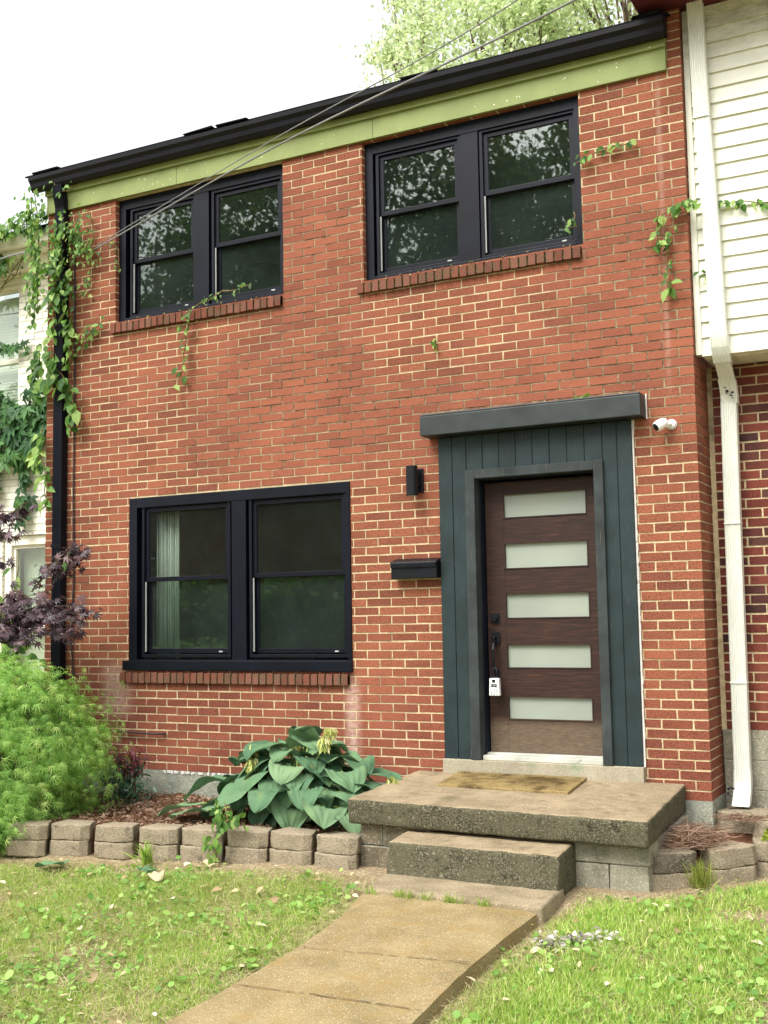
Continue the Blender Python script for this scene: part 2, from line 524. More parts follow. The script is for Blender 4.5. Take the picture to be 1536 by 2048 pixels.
def finish(name, me, mats, parent=None, smooth=False, bevel=0, mi=None):
    if not isinstance(mats, (list, tuple)):
        mats = [mats]
    for m in mats:
        me.materials.append(M[m] if isinstance(m, str) else m)
    if mi and len(mats) > 1:
        me.polygons.foreach_set('material_index', mi)
    if bevel:
        bm = bmesh.new()
        bm.from_mesh(me)
        bmesh.ops.recalc_face_normals(bm, faces=bm.faces)
        es = [e for e in bm.edges if len(e.link_faces) == 2 and e.calc_face_angle(0) > .5]
        bmesh.ops.bevel(bm, geom=es, offset=bevel, segments=2, profile=.6, affect='EDGES')
        bm.to_mesh(me)
        bm.free()
    if smooth:
        me.polygons.foreach_set('use_smooth', [True] * len(me.polygons))
    me.update()
    o = bpy.data.objects.new(name, me)
    COL.objects.link(o)
    if parent:
        put_under(o, parent)
    return o


WM = {}


def put_under(o, parent):
    """parent o, whose mesh is in world coordinates"""
    o.parent = parent
    loc = WM.get(parent.name)
    if loc is not None:
        o.matrix_parent_inverse = Matrix.Translation(-loc)


def thing(name, label, cat, loc=(0, 0, 0), group=None):
    o = bpy.data.objects.new(name, None)
    o.empty_display_size = .1
    o.location = loc
    COL.objects.link(o)
    WM[o.name] = Vector(loc)
    return tag(o, label, cat, group)


def tag(o, label, cat, group=None):
    o['label'] = label
    o['category'] = cat
    if group:
        o['group'] = group
    return o


def structure(o):
    o['kind'] = 'structure'
    return o


def fast_mesh(name, V, F, mats, parent=None, smooth=False):
    """V (n,3); F list of (faces array (m,k))"""
    me = bpy.data.meshes.new(name)
    V = np.asarray(V, np.float32)
    loops = np.concatenate([f.ravel() for f in F]).astype(np.int32)
    sizes = np.concatenate([np.full(len(f), f.shape[1], np.int32) for f in F])
    starts = np.concatenate([[0], np.cumsum(sizes)[:-1]]).astype(np.int32)
    me.vertices.add(len(V))
    me.vertices.foreach_set('co', V.ravel())
    me.loops.add(len(loops))
    me.loops.foreach_set('vertex_index', loops)
    me.polygons.add(len(sizes))
    me.polygons.foreach_set('loop_start', starts)
    me.update(calc_edges=True)
    me.validate()
    return finish(name, me, mats, parent, smooth)


def norm(v):
    return v / np.maximum(np.linalg.norm(v, axis=-1, keepdims=True), 1e-9)


def scatter(name, T, pos, axis, nrm, size, mats, parent=None, smooth=False):
    """copy the leaf template T=(verts, faces) to every position; x across, y along axis, z along normal"""
    tv, tf = T
    tv = np.asarray(tv, float)
    pos, axis, nrm = np.asarray(pos, float), norm(np.asarray(axis, float)), np.asarray(nrm, float)
    x = norm(np.cross(axis, nrm))
    z = np.cross(x, axis)
    size = np.asarray(size, float).reshape(-1, 1, 1) * np.ones((len(pos), 1, 1))
    V = pos[:, None, :] + size * (tv[None, :, 0:1] * x[:, None, :] + tv[None, :, 1:2] * axis[:, None, :] + tv[None, :, 2:3] * z[:, None, :])
    n = len(tv)
    off = (np.arange(len(pos)) * n)[:, None, None]
    F = []
    for k in sorted(set(len(f) for f in tf)):
        fk = np.array([f for f in tf if len(f) == k])
        F.append((fk[None] + off).reshape(-1, k))
    return fast_mesh(name, V.reshape(-1, 3), F, mats, parent, smooth)


def rdir(n):
    return norm(rng.normal(size=(n, 3)))


# leaf templates -----------------------------------------------------
T_OVATE = ([(0, 0, 0), (-.28, .3, .07), (0, .32, -.02), (.28, .3, .07), (-.24, .62, .05), (0, .64, -.03), (.24, .62, .05), (0, 1, -.1)],
           [(0, 2, 1), (0, 3, 2), (1, 2, 5, 4), (2, 3, 6, 5), (4, 5, 7), (5, 6, 7)])
T_DIAMOND = ([(0, 0, 0), (-.3, .45, .06), (.3, .45, .06), (0, 1, -.05)], [(0, 2, 3, 1)])


def star_leaf(lobes, width, droop=.15, notch=.3):
    """palmate leaf: lobes=[(angle, length)]"""
    v = [(0, 0, 0)]
    f = []
    prev = None
    for i, (ang, L) in enumerate(lobes):
        t = R(ang)
        d = (math.sin(t), math.cos(t))
        p = (d[1], -d[0])
        if i == 0:
            v.append((d[0] * notch * .4 - p[0] * width * .5, d[1] * notch * .4 - p[1] * width * .5, 0))
            prev = len(v) - 1
        v.append((d[0] * L * .5 - p[0] * width, d[1] * L * .5 - p[1] * width, -droop * L * .2))
        v.append((d[0] * L, d[1] * L, -droop * L))
        v.append((d[0] * L * .5 + p[0] * width, d[1] * L * .5 + p[1] * width, -droop * L * .2))
        i0 = len(v) - 3
        if i + 1 < len(lobes):
            t2 = R((ang + lobes[i + 1][0]) / 2)
            v.append((math.sin(t2) * notch, math.cos(t2) * notch, .02))
        else:
            v.append((d[0] * notch * .4 + p[0] * width * .5, d[1] * notch * .4 + p[1] * width * .5, 0))
        nx = len(v) - 1
        f += [(0, prev, i0), (0, i0, i0 + 2), (i0, i0 + 1, i0 + 2), (0, i0 + 2, nx)]
        prev = nx
    # flip so that faces look along +z
    return v, [tuple(reversed(q)) for q in f]


T_MAPLE = star_leaf([(-112, .5), (-68, .8), (-32, .95), (0, 1.05), (32, .95), (68, .8), (112, .5)], .1, .25, .32)
T_LACE = star_leaf([(-100, .6), (-62, .85), (-30, 1), (0, 1.1), (30, 1), (62, .85), (100, .6)], .035, .5, .1)
T_CREEP5 = star_leaf([(-100, .62), (-50, .85), (0, 1), (50, .85), (100, .62)], .17, .25, .12)
T_ROUND = ([(0, .1, 0)] + [(math.sin(t) * .52, .5 - math.cos(t) * .5, .1 * abs(math.sin(t))) for t in [R(x) for x in range(28, 360, 38)]],
           [(0, i, i + 1) for i in range(1, 9)])
T_ROUND = (T_ROUND[0], [f for f in T_ROUND[1] if f[2] < len(T_ROUND[0])])
T_STRAND = ([(-.014, 0, 0), (.014, 0, 0), (-.013, .5, .1), (.013, .5, .1), (0, 1, -.02)], [(0, 1, 3, 2), (2, 3, 4)])
T_BLADE = ([(-.036, 0, 0), (.036, 0, 0), (-.032, .4, .03), (.032, .4, .03), (-.02, .75, .14), (.02, .75, .14), (0, 1, .32)],
           [(0, 1, 3, 2), (2, 3, 5, 4), (4, 5, 6)])


# ------------------------------------------------------------------ ground
def zg(x, y):
    z = -.35 + .07 * np.minimum(y + 1.2, 0)
    z = np.where(y < -5, -.616 + .015 * (y + 5), z)
    return np.where(y < -12, -.72, z)


LAND_N = lambda x, y: .012 * np.sin(x * 5.1 + 1.3 * np.sin(y * 3.7)) * np.sin(y * 6.3 + x)


def make_ground():
    xs = np.concatenate([[-300, -120, -60, -30, -15, -9], np.arange(-6, 2.01, .08), [3, 5, 10, 20, 50, 120, 300]])
    ys = np.concatenate([[-300, -120, -60, -40, -25, -18, -12, -9, -7, -6], np.arange(-5, -.3, .08), [0, 2, 8, 20, 60, 150, 300]])
    X, Y = np.meshgrid(xs, ys, indexing='ij')
    Z = zg(X, Y) + np.where((Y < -1.3) & (Y > -5) & (X > -6) & (X < 2), LAND_N(X, Y), 0)
    V = np.stack([X, Y, Z], -1).reshape(-1, 3)
    nx, ny = len(xs), len(ys)
    i = np.arange(nx - 1)[:, None] * ny + np.arange(ny - 1)[None]
    F = np.stack([i, i + ny, i + ny + 1, i + 1], -1).reshape(-1, 4)
    o = fast_mesh('ground', V, [F], 'soil', smooth=True)
    structure(o)


make_ground()
m = MB().box(-90, 90, -19, -12.5, -.9, -.7)
structure(m.build('road', 'asphalt'))

# path: measured edge lines, dropping gently towards the street
pz = lambda y: -.325 + .06 * (y + 1.87)
PL = [(-1.59, -1.86), (-1.5, -2.26), (-1.465, -2.7), (-1.47, -3.0), (-1.48, -3.4), (-1.5, -3.85), (-1.5, -4.8), (-1.5, -8), (-1.5, -12.4)]
PR = [(-.53, -1.89), (-.55, -2.28), (-.555, -2.74), (-.54, -3.1), (-.52, -3.4), (-.5, -3.85), (-.5, -4.8), (-.5, -8), (-.5, -12.4)]


def pathz(y):
    return float(max(pz(y), zg(0, y) + .05))


def make_path():
    m = MB()
    nsub = 8
    pts = []
    rows = []
    ys = []
    for i in range(len(PL) - 1):
        for k in range(nsub):
            t = k / nsub
            rows.append((Vector((*PL[i], 0)).lerp(Vector((*PL[i + 1], 0)), t), Vector((*PR[i], 0)).lerp(Vector((*PR[i + 1], 0)), t)))
    joints = [-2.74, -3.31, -4.3]
    W = 14
    top = []
    for l, r in rows:
        line = []
        for q in range(W + 1):
            t = q / W
            p = l.lerp(r, t)
            jx = mnoise.noise(Vector((p.x * 7, p.y * 7, 1))) * .004
            e = 0
            if q in (0, W):
                e = mnoise.noise(Vector((p.x * 9, p.y * 11, 5))) * .004
            line.append((p.x + e, p.y, pathz(p.y) + jx - (.012 if q in (0, W) else 0)))
        top.append(line)
    vs = [p for ln in top for p in ln]
    n = W + 1
    fs = [(i * n + q, (i + 1) * n + q, (i + 1) * n + q + 1, i * n + q + 1) for i in range(len(top) - 1) for q in range(W)]
    m.add(vs, fs)
    # edges going down
    for q, s in ((0, -1), (W, 1)):
        ev = [ln[q] for ln in top]
        lo = [(x + s * .012, y, z - .2) for x, y, z in ev]
        k = len(ev)
        m.add(ev + lo, [((i, i + 1, i + 1 + k, i + k) if s > 0 else (i + 1, i, i + k, i + 1 + k)) for i in range(k - 1)])
    ev = top[0]
    k = len(ev)
    m.add(list(ev) + [(x, y, z - .2) for x, y, z in ev], [(i, i + 1, i + 1 + k, i + k) for i in range(k - 1)])
    o = m.build('path', 'path', smooth=False)
    structure(o)
    # cracks: shallow dark grooves with their own ragged line
    c = MB()
    for (x0, y0, x1, y1) in ((-1.46, -2.80, -.56, -2.71), (-1.47, -3.33, -.53, -3.29)):
        seg = 40
        for i in range(seg):
            if random.random() < .16:
                continue
            t0, t1 = i / seg, (i + 1) / seg
            def q(t):
                x = x0 + (x1 - x0) * t
                y = y0 + (y1 - y0) * t + .014 * mnoise.noise(Vector((x * 9, y0, 0)))
                return x, y
            (xa, ya), (xb, yb) = q(t0), q(t1)
            w = .0022 + .003 * abs(mnoise.noise(Vector((xa * 6, 3, y0))))
            c.add([(xa, ya - w, pathz(ya) + .006), (xb, yb - w, pathz(yb) + .006), (xb, yb + w, pathz(yb) + .006), (xa, ya + w, pathz(ya) + .006)], [(0, 1, 2, 3)])
    structure(c.build('path_joint', 'bark'))


make_path()

m = MB()
# planting bed between the block wall and the house
gx = np.arange(-6.2, -1.95, .07)
gy = np.arange(-1.7, .02, .07)
X, Y = np.meshgrid(gx, gy, indexing='ij')
wl_y = np.interp(X, [-4.5, -4.0, -3.2, -2.0], [-1.62, -1.43, -1.3, -1.14])
Z = -.205 + .02 * np.sin(X * 4) * np.cos(Y * 5) + rng.normal(0, .008, X.shape)
Z = np.where(Y < wl_y, -.5, Z)
V = np.stack([X, Y, Z], -1).reshape(-1, 3)
i = np.arange(len(gx) - 1)[:, None] * len(gy) + np.arange(len(gy) - 1)[None]
o = fast_mesh('planting_bed', V, [np.stack([i, i + len(gy), i + len(gy) + 1, i + 1], -1).reshape(-1, 4)], 'mulch')
structure(o)
# soil in the small round planter at right
gx = np.arange(-.2, 1.2, .07)
gy = np.arange(-1.1, .42, .07)
X, Y = np.meshgrid(gx, gy, indexing='ij')
wl_y = np.interp(X, [-.2, .05, .3, .45, .9], [-.98, -.72, -.4, -.2, -.1])
Z = np.where(Y < wl_y, -.5, -.2 + rng.normal(0, .008, X.shape))
i = np.arange(len(gx) - 1)[:, None] * len(gy) + np.arange(len(gy) - 1)[None]
o = fast_mesh('planter_soil', np.stack([X, Y, Z], -1).reshape(-1, 3), [np.stack([i, i + len(gy), i + len(gy) + 1, i + 1], -1).reshape(-1, 4)], 'mulch')
structure(o)

# ------------------------------------------------------------------ brick walls
CH = .0659     # course height
BL = .2127     # brick module
JT = .0115     # joint


def cut(rects, hole):
    out = []
    hx0, hx1, hz0, hz1 = hole
    for (x0, x1, z0, z1) in rects:
        if x1 <= hx0 or x0 >= hx1 or z1 <= hz0 or z0 >= hz1:
            out.append((x0, x1, z0, z1))
            continue
        if x0 < hx0:
            out.append((x0, hx0, z0, z1))
        if x1 > hx1:
            out.append((hx1, x1, z0, z1))
        cx0, cx1 = max(x0, hx0), min(x1, hx1)
        if z0 < hz0:
            out.append((cx0, cx1, z0, hz0))
        if z1 > hz1:
            out.append((cx0, cx1, hz1, z1))
    return out


def brick_wall(name, x0, x1, z0, z1, holes, yf, parent, mats, depth=.1, corner_right=True, back=.16, zoff=0, phase=0, corner_extra=0.0):
    """running bond front at y=yf (outward is -y); joints start from the right end"""
    m = MB()
    k = 0
    z = z0
    while z < z1 - .01:
        zt = min(z + CH - JT, z1)
        even = (k + phase) % 2 == 0
        e = x1
        first = True
        while e > x0 + .01:
            w = BL if (even or not first) else BL / 2
            s = max(e - w + (JT if not first or True else 0), x0)
            wob = random.uniform(-.002, .002)
            rs = [(s + random.uniform(-.0018, .0018), e, z + random.uniform(-.0015, .0015) + wob * .4, zt + random.uniform(-.0015, .0015) + wob * .4)]
            for h in holes:
                rs = cut(rs, h)
            for (a0, a1, b0, b1) in rs:
                if a1 - a0 < .012 or b1 - b0 < .012:
                    continue
                dy = random.uniform(-.0016, .0016)
                dp = depth
                if first and corner_right and corner_extra:
                    dp = (BL / 2 - JT) if even else (BL - JT)
                m.box(a0, a1, yf + dy, yf + dp, b0, b1, 0, .0011)
            e = e - w
            first = False
        z += CH
        k += 1
    # mortar bed, set back
    rs = [(x0, x1 - .004, z0, z1)]
    for h in holes:
        rs = cut(rs, (h[0] - .001, h[1] + .001, h[2] - .001, h[3] + .001))
    for (a0, a1, b0, b1) in rs:
        m.box(a0, a1, yf + .0035, yf + back, b0, b1, 1)
    return m


def side_bricks(m, xf, y0, y1, z0, z1, phase=0):
    """right hand return at x=xf, outward +x; corner bricks belong to the front wall"""
    k = 0
    z = z0
    while z < z1 - .01:
        zt = z + CH - JT
        even = (k + phase) % 2 == 0
        s = y0 + (BL / 2 if even else BL)
        while s < y1 - .01:
            e = min(s + BL - JT, y1)
            m.box(xf - .1, xf + random.uniform(-.0015, .0015), s, e, z, zt, 0, .0011)
            s += BL
        z += CH
        k += 1
    m.box(xf - .12, xf - .0055, y0 + .012, y1, z0, z1, 1)


HX0, HX1 = -5.83, 0.0
ZB = .004
WIN1 = (-5.03, -3.27, 3.872, 4.99)
WIN2 = (-2.525, -.745, 3.862, 4.985)
WIN3 = (-4.86, -2.675, .822, 2.295)
DOOR = (-1.80, -.55, .1, 2.32)
house = thing('brick_house', 'red brick row house with black windows and green fascia between its pale neighbours', 'house', (-2.9, 0, -.35))
m = brick_wall('wall', HX0, HX1, ZB, 5.44, [WIN1, WIN2, WIN3, DOOR, (-5.9, -.1, 5.02, 5.6)], 0, house, None, corner_extra=1)
side_bricks(m, 0.0, 0, .42, ZB, 5.44)
# plain left side and back
m.box(HX0, HX0 + .1, .17, 8, -.4, 5.35, 0)
m.box(HX0 + .1, -.13, 7.9, 8, -.4, 5.35, 0)
m.box(-.12, 0, .43, 8, 2.0, 5.35, 0)
m.build('wall', ['brick', 'mortar'], house)

m = MB()
m.box(HX0, -1.95, -.012, .2, -.5, ZB - .004)
m.box(-.45, 0.005, -.012, .42, -.5, ZB - .004)
m.box(-1.95, -.45, .02, .2, -.5, .1)
# lime crust where the foundation meets the first course
for i in range(60):
    x = random.uniform(-4.5, -3.4)
    w = random.uniform(.006, .02)
    m.box(x, x + w, -.018, -.0125, -.01 - random.uniform(0, .012), .002, 1, .003)
m.build('foundation', ['found', 'caulk'], house)

# rooms behind the panes
m = MB()
for (x0, x1, z0, z1, y1) in ((-5.6, -2.3, .2, 2.5, 3.2), (-5.6, -2.9, 2.75, 5.1, 2.6), (-2.85, -.2, 2.75, 5.1, 2.6)):
    m.box(x0, x1, y1, y1 + .05, z0, z1)
    m.box(x0, x1, .2, y1, z0 - .05, z0)
    m.box(x0, x1, .2, y1, z1, z1 + .05)
    m.box(x0 - .05, x0, .2, y1, z0, z1)
    m.box(x1, x1 + .05, .2, y1, z0, z1)
m.build('room_wall', 'room', house)


def sill(x0, x1, z0, z1, n):
    m = MB()
    w = (x1 - x0) / n
    for i in range(n):
        a0 = x0 + i * w
        dz = random.uniform(-.003, .003)
        dy = random.uniform(-.003, .003)
        m.hexa([(a0, -.036 + dy, z0 + dz), (a0 + w - .014, -.036 + dy, z0 + dz), (a0 + w - .014, .05, z0 + dz), (a0, .05, z0 + dz)],
               [(a0, -.034 + dy, z1 - .016 + dz), (a0 + w - .014, -.034 + dy, z1 - .016 + dz), (a0 + w - .014, .05, z1 + dz), (a0, .05, z1 + dz)])
    m.box(x0 + .004, x1 - .014, -.026, .045, z0 + .006, z1 - .022, 1)
    m.build('brick_sill', ['sillbrick', 'moss_mortar'], house)


sill(-5.06, -3.268, 3.772, 3.868, 27)
sill(-2.57, -.742, 3.762, 3.858, 27)
sill(-4.935, -2.69, .722, .818, 33)


def rect_frame(m, x0, x1, z0, z1, y0, y1, l, r, b, t):
    m.box(x0, x0 + l, y0, y1, z0, z1)
    m.box(x1 - r, x1, y0, y1, z0, z1)
    m.box(x0 + l, x1 - r, y0, y1, z0, z0 + b)
    m.box(x0 + l, x1 - r, y0, y1, z1 - t, z1)


def window(o, units, zb, zm, zt, y, mull, casing, label):
    """o = opening; units = [(glass x0, x1)]; zb/zm/zt = glass bottom, meeting rail, glass top"""
    x0, x1, z0, z1 = o
    m = MB()
    cl, cr, cb, ct = casing
    rect_frame(m, x0 + .002, x1 - .002, z0 + .002, z1 - .002, y, y + .1, cl, cr, cb, ct)
    m.box(mull[0], mull[1], y + .004, y + .1, z0 + cb, z1 - ct)
    # raised bead round each unit
    w = m.build('window', 'frame', house, bevel=.003)
    w['label'] = label
    for (g0, g1) in units:
        s = MB()
        e = .034
        rect_frame(s, g0 - e - .028, g1 + e + .028, zb - e - .035, zt + e + .03, y + .012, y + .1, .026, .026, .026, .026)
        # upper sash outside, lower sash set in
        rect_frame(s, g0 - e, g1 + e, zm - .016, zt + e, y + .03, y + .055, e, e, .036, e)
        rect_frame(s, g0 - e, g1 + e, zb - e, zm + .014, y + .058, y + .083, e, e, e + .004, .03)
        put_under(s.build('sash', 'frame', None, bevel=.002), w)
        t = MB()
        t.box(g0 - e - .004, g0 - e + .008, y + .026, y + .034, zb - .02, zm - .018)
        put_under(t.build('sash_track', 'ltgrey', None), w)
        p = MB().box(g0 - .003, g1 + .003, y + .042, y + .046, zm + .018, zt + .003)
        put_under(p.build('pane', 'glass', None), w)
        p = MB().box(g0 - .003, g1 + .003, y + .069, y + .073, zb - .003, zm - .014)
        put_under(p.build('pane', 'screen', None), w)
        t = MB()
        t.box(g1 - .085, g1 - .05, y + .052, y + .0575, zb - .026, zb - .016)
        put_under(t.build('sash_latch', 'ltgrey', None), w)
    return w


window(WIN1, [(-4.85, -4.255), (-3.965, -3.365)], 3.975, 4.415, 4.835, .045, (-4.2, -4.05), (.075, .045, .035, .09), 'upper left double window')
window(WIN2, [(-2.372, -1.762), (-1.485, -.845)], 3.965, 4.4, 4.835, .045, (-1.70, -1.555), (.07, .05, .035, .09), 'upper right double window')
w3 = window(WIN3, [(-4.665, -3.87), (-3.562, -2.77)], 1.0, 1.588, 2.165, -.012, (-3.79, -3.65), (.085, .03, .09, .085), 'ground floor double window with a curtain')
m = MB().box(-4.915, -2.672, -.03, .03, .824, .905)
put_under(m.build('window_sill', 'frame', None, bevel=.004), w3)

# curtain, and dim furniture inside
m = MB()
n = 60
for i in range(n):
    t0, t1 = i / n, (i + 1) / n
    f = lambda t: (-4.70 + .25 * t, .17 + .02 * math.sin(t * 44) + .012 * math.sin(t * 17))
    (xa, ya), (xb, yb) = f(t0), f(t1)
    m.add([(xa, ya, .9), (xb, yb, .9), (xb, yb, 2.28), (xa, ya, 2.28)], [(0, 1, 2, 3)])
cu = m.build('curtain', 'curtain', smooth=True)
mod = cu.modifiers.new('thick', 'SOLIDIFY')
mod.thickness = .003
tag(cu, 'pale curtain hanging inside the ground floor window at its left', 'curtain')
m = MB()
m.box(-4.3, -2.9, 2.2, 2.9, .2, .72)
m.box(-4.3, -2.9, 2.75, 2.95, .72, 1.1)
m.box(-4.35, -4.2, 2.2, 2.9, .2, .9)
m.box(-3.0, -2.85, 2.2, 2.9, .2, .9)
tag(m.build('sofa', 'roomdark', bevel=.03), 'dark sofa dimly seen in the room behind the ground floor window', 'sofa')

# fascia, gutter, roof
m = MB()
m.box(HX0 + .01, -.1, -.03, -.002, 4.99, 5.16)
m.box(HX0 + .005, -.095, -.052, -.004, 5.15, 5.36)
for i in range(46):
    x = random.uniform(-5.6, -.15)
    z = random.choice((5.03, 5.1, 5.17)) + random.uniform(-.02, .02)
    yy = -.0305 if z < 5.145 else -.0525
    if 5.14 < z < 5.16:
        continue
    m.tube([(x, yy + .002, z), (x, yy - .0012, z)], random.uniform(.003, .006), 6, 1)
m.box(-4.335, -4.331, -.0315, -.028, 4.992, 5.148, 2)
m.box(-2.41, -2.407, -.0315, -.028, 4.992, 5.148, 2)
m.build('fascia', ['green', 'siding', 'bark'], house)
m = MB()
prof = [(-.054, 5.335), (-.054, 5.2), (-.1, 5.192), (-.125, 5.225), (-.132, 5.262), (-.155, 5.29), (-.158, 5.322), (-.145, 5.326), (-.142, 5.30), (-.118, 5.262), (-.11, 5.232), (-.095, 5.206), (-.06, 5.212), (-.06, 5.335)]
m.extr_x(prof, -5.935, -.075)
for x in (-5.935, -.083):
    m.extr_x([(-.054, 5.33), (-.054, 5.2), (-.1, 5.192), (-.125, 5.225), (-.132, 5.262), (-.155, 5.29), (-.158, 5.322)], x - .001, x + .009)
m.build('gutter', 'gutter', house)
m = MB()
m.hexa([(-6.0, -.13, 5.335), (-.06, -.13, 5.335), (-.06, 4.1, 6.75), (-6.0, 4.1, 6.75)], [(-6.0, -.13, 5.35), (-.06, -.13, 5.35), (-.06, 4.1, 6.77), (-6.0, 4.1, 6.77)])
m.hexa([(-6.0, 4.11, 6.75), (-.06, 4.11, 6.75), (-.06, 8.3, 5.33), (-6.0, 8.3, 5.33)], [(-6.0, 4.11, 6.77), (-.06, 4.11, 6.77), (-.06, 8.3, 5.35), (-6.0, 8.3, 5.35)])
for i in (0, 5, 6, 11):
    x = -5.9 + i * .345
    m.box(x, x + .31, -.145 + random.uniform(-.01, .01), -.1, 5.352, 5.362, 0, .004)
m.box(-.3, -.1, -.12, .1, 5.365, 5.385, 0, .01)
m.build('roof', 'shingle', house)

# dark downspout on the left edge
m = MB()


def ribbed(m, xa, xb, yf, yb, pts):
    """ribbed rectangular pipe through (dx, dy, z) offsets"""
    prof = []
    n = 7
    w = xb - xa
    for i in range(n):
        t0 = xa + w * (i + .12) / n
        t1 = xa + w * (i + .5) / n
        t2 = xa + w * (i + .88) / n
        prof += [(t0, yf), (t1, yf - .006), (t2, yf)]
    prof = [(xa, yb), (xa, yf)] + prof + [(xb, yf), (xb, yb)]
    k = len(prof)
    vs = []
    for dx, dy, z in pts:
        vs += [(x + dx, y + dy, z) for x, y in prof]
    fs = []
    for i in range(len(pts) - 1):
        for q in range(k):
            q2 = (q + 1) % k
            fs.append((i * k + q, (i * k + q2), (i + 1) * k + q2, (i + 1) * k + q))
    m.add(vs, fs)


ribbed(m, -5.67, -5.565, -.085, -.015, [(0, -.035, 5.21), (0, -.03, 5.12), (0, 0, 5.0), (0, 0, 3.0), (-.005, 0, .1), (-.005, -.02, -.05), (-.005, -.14, -.15)])
m.box(-5.676, -5.56, -.094, -.012, 3.9, 3.93)
m.box(-5.68, -5.562, -.094, -.012, 1.9, 1.93)
m.build('downspout', 'frame', house)
m = MB()
m.tube([(-5.5, -.012, 4.6), (-5.485, -.012, 3.6), (-5.49, -.014, 2.4), (-5.48, -.012, 1.6), (-5.5, -.02, 1.1), (-5.46, -.012, .6), (-5.45, -.012, -.1)], .007, 6)
m.build('wall_cable', 'blackcable', house, smooth=True)

# door surround
ds = MB()
YS = -.034
xs = [-1.903]
pw = [.14, .135]
# T and G boards: upright boards left, right and above the opening
board_w = .13


def boards(x0, x1, z0, z1, n):
    w = (x1 - x0) / n
    for i in range(n):
        ds.box(x0 + i * w + .0035, x0 + (i + 1) * w - .0035, YS + random.uniform(-.001, .001), .012, z0, z1)


boards(-1.903, -1.675, .207, 2.56, 2)
boards(-.645, -.437, .207, 2.56, 2)
boards(-1.675, -.645, 2.27, 2.56, 8)
ds.box(-1.90, -1.67, -.026, .014, .21, 2.555)
ds.box(-.65, -.44, -.026, .014, .21, 2.555)
ds.box(-1.67, -.65, -.026, .014, 2.275, 2.555)
sur = ds.build('door_surround', 'plank', house, bevel=.003)
m = MB()
m.box(-1.68, -1.605, -.062, .03, .207, 2.298)
m.box(-.708, -.64, -.062, .03, .207, 2.298)
m.box(-1.605, -.708, -.062, .03, 2.232, 2.298)
put_under(m.build('door_casing', 'casing', None, bevel=.004), sur)
m = MB()
m.box(-1.64, -1.6, .031, .2, .207, 2.27)
m.box(-.708, -.66, .031, .2, .207, 2.27)
m.box(-1.6, -.708, .031, .2, 2.226, 2.27)
m.box(-1.604, -1.575, .172, .2, .25, 2.226)
m.box(-.735, -.704, .172, .2, .25, 2.226)
m.box(-1.575, -.735, .172, .2, 2.2, 2.226)
put_under(m.build('door_jamb', 'jamb', None, bevel=.002), sur)
m = MB()
m.box(-1.99, -.337, -.155, .005, 2.566, 2.712)
m.box(-1.985, -.342, -.15, .004, 2.712, 2.728)
put_under(m.build('door_lintel', 'lintelw', None, bevel=.006), sur)
m = MB()
m.box(-.437, -.428, -.016, -.002, .207, 2.565, 0, .002)
m.box(-.336, -.328, -.014, -.002, 2.56, 2.735, 0, .002)
for i in range(22):
    z = random.uniform(.25, 2.5)
    m.box(-.431, -.427 + random.uniform(0, .004), -.012, -.001, z, z + random.uniform(.01, .07), 0, .002)
for i in range(26):
    x = random.uniform(-1.95, -.36)
    m.box(x, x + random.uniform(.02, .1), -.01, -.001, 2.724, 2.735 + random.uniform(0, .007), 0, .002)
put_under(m.build('caulk_line', 'caulk', None), sur)

# door with five frosted lights
YD = .105
door = MB()
gz = [(1.942, 2.122), (1.57, 1.762), (1.21, 1.394), (.852, 1.027), (.485, .654)]
DX0, DX1, GX0, GX1 = -1.592, -.69, -1.452, -.815
door.box(DX0, GX0, YD, YD + .045, .252, 2.21)
door.box(GX1, DX1, YD, YD + .045, .252, 2.21)
edges = [2.21] + [v for g in gz for v in (g[1], g[0])] + [.252]
for i in range(0, len(edges), 2):
    door.box(GX0, GX1, YD + .0015, YD + .045, edges[i + 1], edges[i])
d = door.build('door', 'wood', house, bevel=.0015)
for (b, t) in gz:
    g = MB().box(GX0 - .004, GX1 + .004, YD + .02, YD + .03, b - .004, t + .004)
    put_under(g.build('glass_panel', 'frost', None), d)
g = MB()
for (b, t) in gz:
    rect_frame(g, GX0 - .001, GX1 + .001, b - .001, t + .001, YD - .004, YD + .02, .008, .008, .008, .008)
put_under(g.build('glazing_bead', 'wood', None), d)
# handle set
h = MB()
h.box(-1.563, -1.497, YD - .012, YD, 1.178, 1.25)
h.tube([(-1.53, YD - .012, 1.214), (-1.53, YD - .034, 1.214)], .022, 16)
put_under(h.build('deadbolt', 'blackmetal', None, bevel=.002), d)
h = MB()
h.box(-1.563, -1.497, YD - .012, YD, 1.02, 1.115)
h.tube([(-1.53, YD - .01, 1.075), (-1.53, YD - .05, 1.078)], .01, 10)
h.tube([(-1.53, YD - .012, 1.04), (-1.53, YD - .05, 1.03), (-1.53, YD - .066, .99), (-1.53, YD - .068, .92), (-1.53, YD - .058, .862), (-1.53, YD - .03, .83), (-1.53, YD - .004, .822)], [.009, .011, .012, .011, .01, .009, .009], 10)
h.box(-1.55, -1.51, YD - .01, YD, .8, .845)
put_under(h.build('door_handle', 'blackmetal', None, bevel=.0015, smooth=False), d)
m = MB()
m.box(-1.6, -.708, -.03, .17, .207, .24)
m.box(-1.6, -.708, .05, .11, .24, .25)
m.build('threshold', 'threshold', house, bevel=.004)
m = MB()
m.box(-1.905, -.43, -.06, .02, .09, .206)
m.build('door_sill', 'doorsill', house, bevel=.006)

